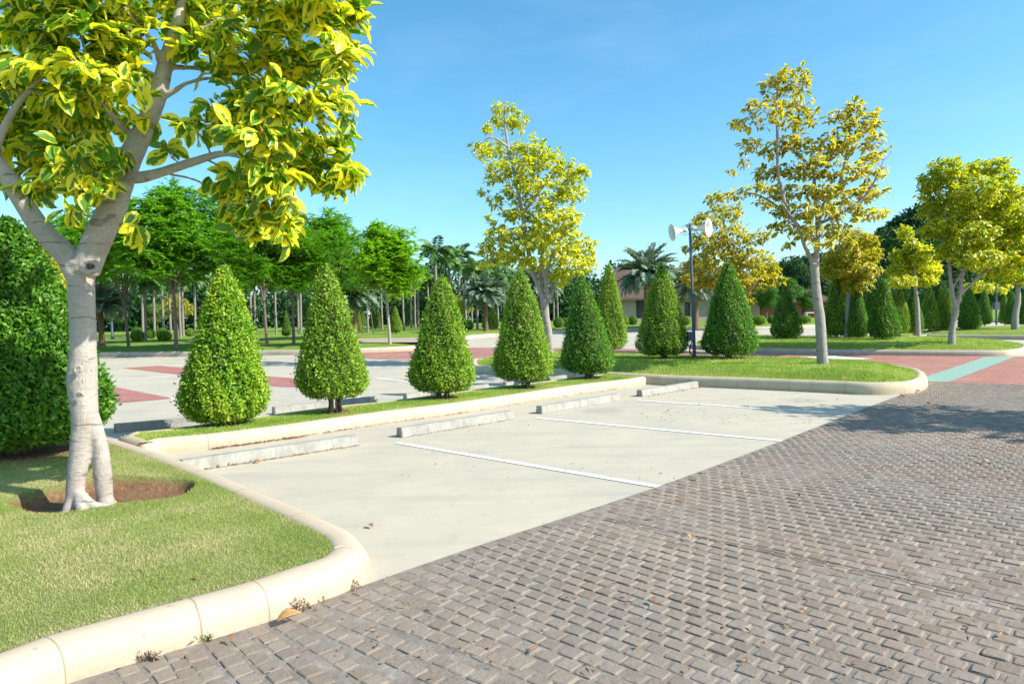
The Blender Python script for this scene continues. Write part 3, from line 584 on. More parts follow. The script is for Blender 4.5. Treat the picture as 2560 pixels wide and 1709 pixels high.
# ------------------------------------------------------------------ topiary cones
PR = [(0, .58), (.03, .80), (.08, .95), (.14, 1.0), (.26, .93), (.45, .76), (.62, .585), (.78, .40), (.90, .245), (.965, .14), (1, .03)]
def prof(h): return np.interp(h, [a for a, b in PR], [b for a, b in PR])
def cone(name, Ht, R, n, leaf, mat, seed, lean=(0, 0), tw=400, gap=.12, bump=.06):
    rng = np.random.default_rng(seed); hh = np.linspace(0, 1, 400); cdf = np.cumsum(prof(hh)); cdf /= cdf[-1]
    h = np.interp(rng.random(n), cdf, hh); th = rng.uniform(0, 2*math.pi, n)
    lump = bump*(np.sin(3*th+seed)+np.sin(5*th+7*h+seed)+np.sin(11*h-2*th)+np.sin(17*th+23*h))*.6
    dep = rng.beta(1.2, 3.2, n)*.16
    r = R*prof(h)*(1+lump)-dep+rng.normal(0, .010, n)+np.where(rng.random(n) < .07, rng.uniform(.01, .075, n), 0)
    z = gap+(Ht-gap)*h
    out = np.c_[np.cos(th), np.sin(th), np.full(n, .28)]
    base = np.c_[r*np.cos(th)+lean[0]*h, r*np.sin(th)+lean[1]*h, z]
    ax = nrm(out*.55+rdir(rng, n)*.75+np.array([0, 0, .28])); up = nrm(out+rdir(rng, n)*.55+np.array([0, 0, .3]))
    root = empty(name, (0, 0, 0), 'x', 'topiary')
    rnd = np.clip(.62-dep*3.2+rng.normal(0, .19, n)+.12*lump/bump*.4, 0, 1)  # deeper leaves get darker colours: the interior shade is put into the leaf colour
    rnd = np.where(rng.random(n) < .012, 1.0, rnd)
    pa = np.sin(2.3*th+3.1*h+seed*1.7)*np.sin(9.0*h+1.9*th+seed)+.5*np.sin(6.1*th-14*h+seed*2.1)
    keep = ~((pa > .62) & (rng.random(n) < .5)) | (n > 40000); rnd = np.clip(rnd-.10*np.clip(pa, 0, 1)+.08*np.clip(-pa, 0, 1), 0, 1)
    base, ax, up, rnd = base[keep], ax[keep], up[keep], rnd[keep]; n = len(base)
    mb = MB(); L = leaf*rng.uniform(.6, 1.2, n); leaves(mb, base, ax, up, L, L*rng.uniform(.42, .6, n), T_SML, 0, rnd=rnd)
    # inner body of shaded twigs
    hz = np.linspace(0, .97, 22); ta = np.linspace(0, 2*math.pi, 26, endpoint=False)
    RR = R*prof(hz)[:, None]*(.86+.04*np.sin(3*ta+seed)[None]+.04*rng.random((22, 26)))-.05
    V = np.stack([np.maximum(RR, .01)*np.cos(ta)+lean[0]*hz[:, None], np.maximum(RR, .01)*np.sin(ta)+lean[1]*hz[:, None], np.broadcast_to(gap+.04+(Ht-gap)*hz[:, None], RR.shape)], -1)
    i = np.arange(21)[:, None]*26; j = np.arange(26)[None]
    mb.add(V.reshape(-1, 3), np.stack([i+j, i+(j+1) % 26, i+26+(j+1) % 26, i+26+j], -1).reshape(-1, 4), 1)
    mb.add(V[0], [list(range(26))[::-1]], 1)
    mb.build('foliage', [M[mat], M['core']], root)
    if tw:
        tb = MB(); k = tw; h2 = np.interp(rng.random(k), cdf, hh); t2 = rng.uniform(0, 2*math.pi, k); r2 = R*prof(h2)-.07
        b = np.c_[r2*np.cos(t2)+lean[0]*h2, r2*np.sin(t2)+lean[1]*h2, gap+(Ht-gap)*h2]; d = nrm(np.c_[np.cos(t2), np.sin(t2), np.full(k, .7)]+.5*rdir(rng, k))
        leaves(tb, b, d, rdir(rng, k), rng.uniform(.06, .13, k), .005, T_BLD, 0); tag(tb.build('twigs', M['twig'], root), kind='stuff')
    tb = MB()
    for k in range(9):
        a = rng.uniform(0, 6.28); q = rng.uniform(.03, .11)
        tube(tb, [(q*1.5*math.cos(a), q*1.5*math.sin(a), -.03), (q*math.cos(a), q*math.sin(a), gap*.7), (q*2.4*math.cos(a), q*2.4*math.sin(a), gap+.22)], [.024, .016, .012], 6, sm=2)
    tb.build('trunk', M['bark_dk'], root)
    return root
def hwf(u): return 1/math.sqrt(1+((u-1280)/F)**2)
def ht(u, vt, base): # height so that the top lands at row vt
    d = ray(u, vt); return EYE+d.z*base.y-base.z
gC = 'clipped cone shrubs in the kerbed strip'
specs = [((565, 664), 111, 30000, 'cone_a', 1, 'bright yellow-green clipped cone shrub, largest and nearest of the strip row', 800, .05),
         ((812, 664), 88, 22000, 'cone_b', 2, 'cone shrub with a bare twiggy grey top and exposed dark trunk, second in the strip', 3500, .22),
         ((1106, 690), 80, 22000, 'cone_b', 3, 'middle cone shrub of the five in the kerbed strip', 900, .12),
         ((1297, 672), 73, 21000, 'cone_b', 4, 'dull green cone shrub in front of the leaning yellow tree', 1200, .14),
         ((1447, 690), 66, 17000, 'cone_c', 5, 'dark shaded cone shrub at the post island end of the strip', 300, .10)]  # last shrub stands in shade, put into its darker leaf colour
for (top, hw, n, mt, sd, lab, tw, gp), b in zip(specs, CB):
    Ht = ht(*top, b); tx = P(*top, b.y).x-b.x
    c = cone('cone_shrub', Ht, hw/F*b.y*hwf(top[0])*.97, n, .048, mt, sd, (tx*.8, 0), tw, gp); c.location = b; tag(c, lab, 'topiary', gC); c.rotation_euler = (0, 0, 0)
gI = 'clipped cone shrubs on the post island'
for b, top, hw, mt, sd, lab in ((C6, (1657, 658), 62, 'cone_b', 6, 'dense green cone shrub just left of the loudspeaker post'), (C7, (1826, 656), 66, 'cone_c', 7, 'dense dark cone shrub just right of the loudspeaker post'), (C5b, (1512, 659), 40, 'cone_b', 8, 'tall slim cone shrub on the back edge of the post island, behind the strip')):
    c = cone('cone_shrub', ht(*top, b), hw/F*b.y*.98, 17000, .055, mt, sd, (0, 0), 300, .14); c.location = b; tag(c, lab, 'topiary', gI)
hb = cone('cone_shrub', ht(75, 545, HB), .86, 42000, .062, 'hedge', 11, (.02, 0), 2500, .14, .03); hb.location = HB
tag(hb, 'huge dark green leafy cone shrub behind the pale foreground trunk', 'topiary')
protos = [cone('cone_shrub', 2.4, .72, 7000, .085, mt, sd, (0, 0), 0, .10) for mt, sd in (('cone_c', 21), ('cone_b', 22), ('cone_c', 23))]
far_c = [(1965, 849, 716, 39, 0, 'far cone shrub standing alone left of the big pale trunk'), (2092, 847, 685, 35, 0, 'tall far cone shrub just right of the big pale trunk'),
 (2145, 848, 721, 28, 1, 'short lighter cone shrub, second right of the big pale trunk'), (2177, 838, 714, 23, 0, 'small cone shrub peeping behind between its larger neighbours'),
 (2210, 851.6, 697, 41, 2, 'widest and darkest of the far cone shrubs'), (2249, 838, 716, 28, 1, 'light green cone shrub half hidden behind the darkest far one'),
 (2284, 837, 718, 26, 2, 'dark cone shrub under the small yellow tree'), (2325, 828, 716, 27, 1, 'bright-edged cone shrub right of the small yellow tree trunk'),
 (2355, 827, 719, 21, 1, 'slim pale cone shrub left of the forked trunk'), (2371, 822, 721, 17, 1, 'thin cone shrub touching the forked trunk in view'),
 (2423, 827, 716, 30, 2, 'dark round-bodied cone shrub right of the forked trunk'), (2461, 815, 723, 20, 0, 'far cone shrub beside the distant lamp post'),
 (2512, 812, 735, 16, 1, 'distant cone shrub left of the rightmost trunk'), (2530, 815, 728, 22, 2, 'distant dark cone shrub behind the rightmost trunk'), (2562, 815, 735, 18, 0, 'distant cone shrub cut by the right edge'),
 (939, 822, 752, 15, 0, 'park cone shrub behind the staked sapling'), (990, 834, 765, 16, 1, 'round park cone shrub right of the bright green tree trunk'), (1017, 817, 757, 11, 0, 'far park cone shrub between two palm trunks'),
 (1029, 815, 760, 9, 1, 'farthest slim park cone shrub among the palm trunks'), (898, 832, 775, 9, 1, 'small park cone shrub beside the dark date palm trunk'), (717, 842, 778, 12, 0, 'dark park cone shrub between the tree trunks at left'),
 (1235, 824, 765, 12, 1, 'sunlit park cone shrub under the royal palms'), (1217, 824, 766, 11, 0, 'shaded park cone shrub touching the sunlit one'), (907, 817, 768, 9, 2, 'dark far park cone shrub behind the date palm trunk')]
for k, (u, v, vt, hw, pi, lab) in enumerate(far_c):
    b = G(u, v, .22 if u > 1900 else .32); Ht = ht(u, vt, b); R = hw/F*b.y*hwf(u)
    grp = 'cone shrubs of the far bays' if u > 1900 else 'cone shrubs in the rear park'
    if k < 3:
        o = protos[k]; o.location = b; o.rotation_euler = (0, 0, k); o.scale = (R/.72, R/.72, Ht/2.4); tag(o, lab, 'topiary', grp)
    else: copy_thing(protos[pi], b, lab, k*1.3, (R/.72, R/.72, Ht/2.4), grp)

# ------------------------------------------------------------------ trees
def connect(nodes, targets, rng, maxseg=.35):
    """joins leaf-cluster points to the limbs by curved twigs; returns list of (pts, radii)"""
    nodes = np.array(nodes, float); d0 = np.array([np.min(np.linalg.norm(nodes[:, :3]-t, axis=1)) for t in targets]); tw = []
    for i in np.argsort(d0):
        t = targets[i]; d = np.linalg.norm(nodes[:, :3]-t, axis=1)+np.maximum(0, nodes[:, 2]-t[2])*.8; j = int(np.argmin(d)); a = nodes[j, :3]; L = np.linalg.norm(t-a)
        if L < .02: continue
        mid = (a+t)/2+rng.normal(0, .10*L, 3)+np.array([0, 0, -.06*L]); m2 = .25*a+.75*t+rng.normal(0, .05*L, 3)
        r0 = min(nodes[j, 3]*.6, .006+.016*L); tw.append(([a, mid, m2, t], [r0, r0*.75, r0*.55, max(.0025, r0*.3)]))
        nodes = np.concatenate([nodes, [[*mid, r0*.75], [*m2, r0*.55]]])
    return tw
def fig_tree(name, base, limbs, blobs, ncl, leafL, mat, barkm, seed, label, tpl=T_MID, per=(4, 8), group=None, remesh=None, knots=(), shell=.55, droop=.5, figs=0, twseg=4, spread=.12, face=.55):
    rng = np.random.default_rng(seed); root = empty(name, base, label, 'tree', group); b = np.array(base)
    mb = MB(); nodes = []
    for pts, r in limbs:
        pts = [np.array(p)-b for p in pts]; tube(mb, pts, r, 14, sm=6, wob=.03, rng=rng)
        Q = smooth_path(pts, 4) if len(pts) > 2 else np.array(pts); rr = np.interp(np.linspace(0, 1, len(Q)), np.linspace(0, 1, len(r)), r); k0 = int(len(Q)*.25)
        nodes += [[*q, x] for q, x in zip(Q[k0:], rr[k0:])]
    for kp, kr, nrmv in knots:
        kp = np.array(kp)-b; nv = nrm(np.array(nrmv, float)); s = nrm(np.cross(nv, [0, 0, 1.])); u_ = np.cross(s, nv)
        ring = [kp+nv*kr*.35+kr*(math.cos(t)*s*1.15+math.sin(t)*u_*.75) for t in np.linspace(0, 2*math.pi, 13)]; tube(mb, ring, [kr*.42]*13, 8, sm=1)
    tr = mb.build('trunk', M[barkm], root)
    if remesh:
        md = tr.modifiers.new('r', 'REMESH'); md.mode = 'VOXEL'; md.voxel_size = remesh; md.use_smooth_shade = True
        s = tr.modifiers.new('s', 'SMOOTH'); s.iterations = 2; s.factor = .5
    wt = np.array([(x[3]*x[4]*x[5])**(2/3.)*(x[6] if len(x) > 6 else 1) for x in blobs]); cnt = np.maximum(2, (wt/wt.sum()*ncl).astype(int)); T = []
    for x, c in zip(blobs, cnt):
        d = rdir(rng, c); rr = shell+(1-shell)*rng.random((c, 1))**.6; T.append(np.array(x[:3])-b+d*rr*np.array([x[3], x[4], x[5]]))
    T = np.concatenate(T); tw = connect(nodes, T, rng)
    tb = MB()
    for p, r in tw: tube(tb, p, r, 5, sm=twseg if twseg > 1 else 1, cap=False)
    tb.build('branches', M[barkm], root)
    # rosettes of leaves
    k = rng.integers(per[0], per[1]+1, len(T)); idx = np.repeat(np.arange(len(T)), k); n = len(idx); C = T.mean(0)
    outd = nrm(T-np.array([C[0], C[1], C[2]-.3*abs(T[:, 2].max()-C[2])])+1e-6)[idx]
    th = rng.uniform(0, 2*math.pi, n); rad_ = np.c_[np.cos(th), np.sin(th), np.zeros(n)]
    ax = nrm(rad_*.9+outd*.45+np.c_[np.zeros((n, 2)), rng.normal(.05, .5, n)-droop*rng.uniform(.2, 1.6, len(T))[idx]]+rng.normal(0, .28, (n, 3)))
    up = nrm(np.c_[rng.normal(0, .35, (n, 2)), np.ones(n)]*np.array([1, 1, face])+outd*1.0-np.array(LDIR)*1.0)
    base_ = T[idx]+rad_*rng.uniform(.005, .02, (n, 1))-outd*rng.uniform(0, spread, (n, 1))*leafL/.15
    L = leafL*rng.uniform(.45, 1.2, n); mb = MB(); leaves(mb, base_, ax, up, L, L*rng.uniform(.5, .66, n), tpl, 0, rnd=np.clip(rng.random(n)*.75+(rng.random(len(T))*.35)[idx]-.05, 0, 1))
    mb.build('crown', M[mat], root)
    if figs:
        fb = MB()
        for t in T[rng.choice(len(T), figs, replace=False)]:
            for q in range(rng.integers(2, 5)): 
                c = t+rng.normal(0, .013, 3); lathe(fb, [(.0006, -.008), (.006, -.006), (.008, 0), (.006, .006), (.0006, .008)], c, seg=8)
        tag(fb.build('fruit', M['fig'], root), kind='stuff')
    return root
def bl(L, Y, ox=0, oy=0, s=1, dj=.0, seed=1, dep=1.0, w=1):
    """blobs given in photo pixels at depth Y"""
    r = random.Random(seed); out = []
    for q in L:
        u, v, rx, ry = (q[0]/s+ox, q[1]/s+oy, q[2]/s, q[3]/s); yy = Y+r.uniform(-dj, dj)+(q[4] if len(q) > 4 else 0); c = P(u, v, yy)
        out.append((c.x, c.y, c.z, rx/F*yy, rx/F*yy*dep, ry/F*yy, q[5] if len(q) > 5 else w))
    return out
# --- foreground fig
YT = TB.y
def pp_(L, Y=YT): return [P(q[0], q[1], Y+(q[2] if len(q) > 2 else 0)) for q in L]
px = lambda w, Y=YT: .84*w/F*Y
limbs = [
 (pp_([(183, 1310, .0), (187, 1240, 0), (193, 1180, 0), (204, 1110, .01), (212, 1050, .02), (209, 1000, .02), (205, 950, .02), (208, 880, .02), (206, 785, .02), (203, 700, .02), (206, 655, .02)]), [px(36), px(25), px(27), px(31), px(35), px(38), px(42), px(36), px(35), px(36), px(40)]),
 (pp_([(268, 1300, .10), (262, 1240, .10), (256, 1180, .08), (250, 1120, .06), (232, 1060, .04), (216, 990, .03)]), [px(31), px(23), px(26), px(23), px(25), px(20)]),
 (pp_([(196, 685, .02), (168, 640, .02), (105, 575, -.03), (57, 505, -.10), (24, 450, -.15), (-20, 390, -.2), (-90, 300, -.3)]), [px(38), px(34), px(29), px(26), px(24), px(22), px(16)]),
 (pp_([(212, 680, .02), (236, 615, .02), (278, 525, .04), (312, 424, .06), (348, 348, .08), (393, 245, .1), (415, 156, .1), (442, 67, .12), (455, 10, .15), (480, -80, .2)]), [px(40), px(40), px(38), px(36), px(30), px(25), px(22), px(17), px(14), px(9)]),
 (pp_([(308, 440, .05), (345, 444, .0), (402, 431, -.05), (491, 402, -.15), (558, 384, -.25), (610, 395, -.3)]), [px(22), px(18), px(14), px(12), px(9), px(5)]),
 (pp_([(432, 118, .1), (470, 92, .15), (560, 45, .2), (640, 28, .2), (781, 22, .2), (880, 70, .1)]), [px(12), px(9), px(7), px(6), px(5), px(3)]),
 (pp_([(425, 168, .1), (480, 170, .2), (536, 174, .3), (600, 158, .35), (690, 165, .4)]), [px(9), px(7), px(6), px(5), px(3)]),
 (pp_([(408, 243, .1), (440, 225, .1), (469, 208, .1), (536, 196, .2), (620, 215, .25)]), [px(10), px(8), px(6), px(5), px(3)]),
 (pp_([(398, 152, .1), (385, 110, .0), (357, 76, -.1), (310, 20, -.2)]), [px(9), px(8), px(6), px(4)]),
 (pp_([(385, 190, .1), (350, 170, .2), (320, 150, .3), (260, 165, .4)]), [px(8), px(6), px(5), px(3)]),
 (pp_([(318, 330, .06), (290, 300, -.1), (262, 262, -.2), (240, 230, -.3)]), [px(10), px(9), px(7), px(4)]),
 (pp_([(-20, 390, -.2), (20, 300, -.3), (60, 240, -.35), (120, 180, -.4)]), [px(14), px(10), px(8), px(5)]),
 (pp_([(160, 90, -.3), (188, 60, -.3), (210, 120, -.35), (215, 135, -.35)]), [px(3), px(4), px(4), px(3)]),
 (pp_([(640, 28, .2), (700, 60, .15), (740, 100, .1), (800, 130, .05), (870, 168, 0)]), [px(5), px(4.5), px(4), px(3.5), px(3)]),
 (pp_([(402, 431, -.05), (500, 455, .15), (560, 510, .2), (585, 545, .2)]), [px(5), px(4), px(3.5), px(3)]),
 (pp_([(196, 1235, -.02), (232, 1262, -.06), (275, 1270, .0), (320, 1283, .06)]), [px(19), px(13), px(12), px(6)]),
 (pp_([(190, 1240, 0), (170, 1275, -.05), (150, 1300, -.08)]), [px(26), px(17), px(6)]),
 (pp_([(262, 1245, .14), (285, 1262, .16), (318, 1278, .2)]), [px(20), px(13), px(6)]),
 (pp_([(200, 1240, 0), (205, 1275, -.1), (212, 1300, -.14)]), [px(24), px(15), px(6)]),
]
cl = [(40, 50, 100, 70), (170, 60, 110, 70), (300, 60, 90, 60), (40, 170, 90, 70), (160, 180, 110, 80), (270, 140, 80, 60), (60, 300, 110, 80), (200, 290, 100, 80), (90, 400, 110, 60), (210, 400, 80, 50), (110, 480, 80, 35), (200, 480, 70, 40), (170, 545, 18, 30), (330, 210, 40, 30), (325, 560, 22, 35), (350, 320, 30, 30, -.3), (-80, 150, 120, 120), (-60, 350, 100, 120),
      (480, 30, 90, 50), (620, 40, 100, 50), (760, 50, 90, 60), (900, 30, 60, 40), (560, 130, 80, 50), (700, 150, 100, 60), (820, 160, 80, 60), (880, 130, 40, 50), (480, 90, 40, 30), (620, 250, 80, 55), (550, 300, 70, 40), (720, 270, 100, 70), (830, 270, 65, 65), (650, 350, 80, 50), (720, 380, 90, 60), (830, 370, 60, 50),
      (600, 470, 50, 45), (680, 460, 80, 60), (780, 440, 70, 45), (890, 440, 38, 35), (850, 470, 40, 40), (610, 540, 45, 40), (690, 530, 65, 50), (640, 580, 60, 30), (740, 560, 28, 40), (720, 590, 40, 22), (500, 330, 35, 30), (430, 380, 25, 20), (450, -60, 200, 60), (750, -50, 180, 50), (150, -60, 200, 60)]
fig_tree('fig_tree', TB, limbs, bl(cl, YT, dj=.45, seed=4, dep=1.25), 1020, .146, 'var_fg', 'bark_fg', 3,
         'large pale-barked fig tree forking above the foreground lawn with yellow-edged leaves', T_BIG, (5, 8), remesh=.011,
         knots=[(P(228, 668, YT-px(40)), px(21), (.12, -1, .1)), (P(197, 923, YT-px(40)), px(11), (0, -1, .2)), (P(233, 925, YT-px(36)), px(6), (.3, -1, .1)), (P(202, 985, YT-px(38)), px(9), (0, -1, -.2))], figs=110, droop=.5, shell=.2, face=.4)
fig_root = bpy.data.objects['fig_tree']
wb = MB(); c = P(229, 664, YT-px(40))-TB; lathe(wb, [(.0001, .012), (.03, .010), (.042, -.02)], c, R=Matrix.Rotation(rad(90), 3, 'X')@Matrix.Scale(1, 3), seg=18); wb.build('pruning_scar', M['wound'], fig_root)

# --- leaning yellow tree in mid view
YM = TM.y; q = lambda w: w/F*YM
limbs = [(pp_([(1376, 900), (1371, 830), (1364, 790), (1362, 755)], YM), [q(10.5), q(9.5), q(9.5), q(11)]),
         (pp_([(1364, 765), (1345, 712), (1328, 664, .0), (1311, 566, -.2), (1306, 535, -.2), (1286, 435, -.2), (1271, 369, -.1), (1261, 300, 0), (1262, 262, 0)], YM), [q(8), q(6.5), q(6), q(5.5), q(5), q(4), q(3.4), q(2.5), q(1.5)]),
         (pp_([(1358, 762, .1), (1353, 720, .4), (1352, 680, .7), (1360, 600, .9), (1370, 520, 1)], YM), [q(7), q(6.5), q(6), q(4), q(2.5)]),
         (pp_([(1372, 755), (1366, 722, -.1), (1366, 680, -.2), (1390, 620, -.3), (1420, 560, -.3)], YM), [q(6.5), q(5), q(4.5), q(3), q(2)]),
         (pp_([(1376, 745, .0), (1390, 690, .2), (1420, 650, .3)], YM), [q(5), q(4), q(3)]),
         (pp_([(1306, 535, -.2), (1340, 490, -.3), (1370, 450, -.3), (1400, 420, -.3)], YM), [q(5), q(4), q(3), q(2)]),
         (pp_([(1314, 590, -.2), (1280, 585, -.4), (1240, 600, -.5)], YM), [q(4), q(3), q(2)]),
         (pp_([(1271, 369, -.1), (1235, 345, -.2), (1210, 350, -.3)], YM), [q(3), q(2.5), q(1.6)])]
cm = [(1262, 288, 42, 36), (1295, 300, 25, 20), (1215, 320, 18, 18), (1200, 372, 34, 24), (1245, 372, 30, 20), (1290, 375, 30, 22), (1335, 365, 40, 22), (1245, 420, 40, 30), (1310, 420, 50, 35), (1370, 400, 45, 28), (1420, 425, 50, 25), (1460, 430, 18, 16), (1290, 470, 45, 35), (1360, 480, 60, 45), (1430, 475, 45, 35), (1225, 440, 15, 20), (1205, 480, 14, 10), (1235, 500, 25, 18), (1285, 530, 40, 25), (1370, 550, 60, 45), (1430, 540, 35, 30), (1230, 545, 16, 16), (1250, 590, 45, 32), (1320, 600, 55, 40), (1400, 610, 65, 45), (1460, 620, 38, 35), (1215, 620, 25, 22), (1260, 640, 50, 22), (1340, 660, 45, 20), (1430, 665, 50, 30), (1475, 660, 20, 25), (1205, 665, 18, 12), (1400, 700, 28, 20), (1425, 575, 30, 25)]
fig_tree('fig_tree', TM, limbs, bl(cm, YM, dj=.5, seed=2, dep=1.4), 1700, .155, 'var_mid', 'bark', 8, 'tall leaning yellow-leaved tree behind the fourth cone shrub', T_MID, (5, 8), remesh=.022, twseg=2, shell=.3)

# --- tall thin-crowned tree on the post island
YR = TR1.y; q = lambda w: w/F*YR; k8 = lambda x, y, *r: (x/2.413+1700, y/2.413+100, *r)
limbs = [(pp_([(2059, 930), (2055, 880), (2050, 800), (2043, 745), (2038, 690), (2036, 660)], YR), [q(16), q(13), q(12.5), q(11), q(10), q(11)]),
         (pp_([(2036, 668), (2024, 640), (2012, 615, -.2), (1990, 560, -.4), (1950, 500, -.5)], YR), [q(7), q(5.5), q(5), q(3), q(2)]),
         (pp_([(2040, 665), (2043, 600), (2044, 535, .1), (2036, 470, .2), (2031, 423, .2), (1985, 380, .2), (1950, 350, .2)], YR), [q(8), q(6.5), q(6), q(5), q(4), q(3.5), q(3)]),
         (pp_([(2044, 535, .1), (2075, 490, .2), (2098, 462, .3), (2112, 410, .3), (2119, 369, .3), (2127, 286, .3), (2140, 250, .3)], YR), [q(6), q(5.5), q(5), q(4.5), q(4), q(3), q(1.5)]),
         (pp_([(1975, 560, -.3), (1946, 430, -.1), (1944, 357), (1942, 245, .1), (1955, 180, .1)], YR), [q(4), q(4), q(4), q(3), q(1.5)]),
         (pp_([(2044, 560, .1), (2110, 530, -.1), (2170, 480, -.2), (2210, 400, -.2)], YR), [q(5), q(4), q(3), q(2)]),
         (pp_([(2040, 610), (1960, 530, .3), (1900, 490, .5), (1850, 480, .5)], YR), [q(5), q(4), q(3), q(2)])]
cr_ = [(640, 220, 110, 55), (540, 260, 60, 50), (740, 240, 60, 50), (640, 330, 120, 60), (420, 400, 60, 50), (330, 500, 50, 35), (400, 480, 60, 50), (580, 450, 120, 60), (740, 380, 60, 50), (740, 480, 90, 60), (1040, 390, 80, 40), (960, 450, 70, 40), (1130, 450, 70, 50), (1190, 490, 40, 30), (1060, 530, 120, 60), (1180, 590, 60, 60), (1290, 640, 30, 25), (440, 620, 70, 35), (400, 660, 40, 30), (560, 660, 90, 50), (700, 620, 110, 70), (880, 620, 110, 60), (1000, 640, 100, 60), (1160, 700, 70, 50), (290, 790, 35, 30), (380, 740, 40, 25), (500, 790, 80, 50), (640, 790, 110, 60), (820, 760, 130, 80), (1000, 790, 110, 60), (1180, 790, 80, 50), (340, 930, 90, 35), (470, 900, 70, 50), (620, 920, 110, 60), (800, 920, 120, 70), (960, 930, 110, 70), (1120, 920, 80, 60), (1220, 920, 50, 40), (480, 1000, 60, 40), (640, 1040, 100, 60), (820, 1040, 120, 70), (1000, 1040, 110, 70), (1160, 1040, 90, 40), (1250, 1050, 35, 30), (600, 1130, 70, 45), (760, 1160, 100, 50), (920, 1160, 110, 60), (1030, 1220, 45, 35), (660, 1240, 50, 20), (860, 1250, 70, 35)]
cr_ = [(a/2.413+1700, b/2.413+100, c/2.413, d/2.413) for a, b, c, d in cr_]
treeR = fig_tree('fig_tree', TR1, limbs, bl(cr_, YR, dj=.5, seed=9, dep=1.2), 860, .15, 'var_dry', 'bark', 12, 'tall thin-crowned fig tree with dry yellowish leaves on the post island', T_MID, (4, 7), remesh=.022, twseg=3, shell=.3, droop=.5)
# --- dense tree right, far island
B2 = G(2380, 862, .26); Y2 = B2.y; q = lambda w: w/F*Y2
limbs = [(pp_([(2378, 872), (2380, 830), (2386, 790), (2390, 765)], Y2), [q(11), q(7.5), q(6.5), q(7.5)]), (pp_([(2389, 772), (2380, 730), (2375, 685), (2368, 600), (2362, 520)], Y2), [q(5), q(4.5), q(4), q(3), q(2)]),
         (pp_([(2390, 770), (2400, 733), (2406, 690), (2430, 600), (2470, 500)], Y2), [q(6), q(5), q(4.5), q(3), q(2)]), (pp_([(2400, 735), (2425, 712), (2448, 690), (2500, 650)], Y2), [q(5), q(4), q(3.5), q(2)]), (pp_([(2380, 725), (2395, 695), (2410, 670)], Y2), [q(3), q(3), q(2)])]
c2 = [(1600, 770, 100, 70), (1500, 850, 80, 50), (1850, 760, 110, 60), (1950, 800, 80, 60), (1700, 820, 90, 50), (1600, 920, 140, 80), (1800, 900, 140, 90), (1970, 930, 100, 90), (1520, 1020, 90, 60), (1700, 1040, 140, 80), (1900, 1050, 140, 90), (2050, 1080, 90, 90), (1560, 1130, 120, 70), (1750, 1180, 150, 90), (1950, 1200, 150, 90), (1640, 1280, 110, 60), (1800, 1320, 130, 60), (1980, 1330, 120, 80), (2100, 1300, 90, 80), (1880, 1400, 100, 40), (2060, 1420, 100, 40)]
c2 = [(a/2.413+1700, b/2.413+100, c/2.413, d/2.413) for a, b, c, d in c2]
fig_tree('fig_tree', B2, limbs, bl(c2, Y2, dj=.8, seed=5, dep=1.2), 2300, .155, 'var_grn', 'bark', 13, 'dense yellow-green fig tree with a forked trunk on the far island at right', T_MID, (5, 8), remesh=.028, twseg=2, shell=.35)
def small_fig(u, v, path, blobs, ncl, mat, seed, label, z=.25, L=.16, rpx=8, group='yellow fig trees of the far bays'):
    B = G(u, v, z); Y = B.y; q = lambda w: w/F*Y
    limbs = [(pp_([(u, v+6)]+path, Y), list(np.linspace(q(rpx), q(2), len(path)+1)))]
    return fig_tree('fig_tree', B, limbs, bl(blobs, Y, dj=.8, seed=seed, dep=1.2), ncl, L, mat, 'bark', seed, label, T_MID, (4, 7), twseg=1, shell=.35, group=group)
small_fig(1868, 862, [(1866, 800), (1860, 740), (1840, 680), (1820, 600), (1800, 520)], [(1790, 500, 28, 25), (1770, 545, 35, 25), (1830, 530, 30, 25), (1720, 620, 15, 15), (1760, 600, 45, 30), (1830, 590, 50, 35), (1740, 660, 38, 30), (1800, 650, 60, 40), (1870, 640, 55, 35), (1920, 670, 40, 30), (1750, 710, 35, 22), (1820, 700, 50, 30), (1880, 705, 60, 30), (1940, 690, 28, 22), (1850, 750, 40, 18), (1740, 560, 20, 20), (1715, 690, 22, 22), (1900, 590, 25, 20)], 1250, 'var_gold', 31, 'golden-leaved fig tree behind the right-hand loudspeaker and cone shrub')
small_fig(2118, 846, [(2119, 790), (2122, 740), (2130, 680), (2135, 620)], [(2130, 590, 35, 25), (2170, 600, 28, 20), (2110, 635, 45, 30), (2160, 640, 40, 28), (2080, 670, 30, 30), (2130, 685, 50, 28), (2175, 680, 26, 25), (2140, 715, 40, 18)], 1100, 'var_gold', 32, 'yellowish fig tree seen behind the crown of the tall thin tree')
small_fig(2296, 838, [(2293, 760), (2287, 710), (2285, 650), (2280, 590)], [(2262, 580, 18, 18), (2285, 620, 25, 25), (2250, 640, 25, 22), (2310, 635, 30, 25), (2240, 680, 25, 25), (2285, 675, 45, 30), (2330, 670, 22, 28), (2250, 705, 35, 15), (2310, 702, 30, 14)], 1200, 'var_mid', 33, 'small round-headed yellow fig tree in front of the wooded hill', rpx=6)
small_fig(2538, 825, [(2538, 790), (2545, 750), (2546, 710), (2555, 640), (2570, 560)], [(2560, 520, 40, 30), (2530, 580, 40, 40), (2600, 600, 60, 60), (2540, 650, 40, 40), (2500, 690, 30, 25), (2560, 690, 40, 25), (2620, 680, 50, 40)], 1300, 'var_grn', 34, 'fig tree with a bare pale trunk at the right edge', rpx=9)
small_fig(2460, 806, [(2462, 760), (2465, 720)], [(2450, 715, 30, 18), (2490, 720, 32, 16), (2420, 722, 18, 14), (2510, 700, 20, 14)], 300, 'var_mid', 35, 'distant low yellow fig tree behind the distant lamp post', rpx=4, L=.2)
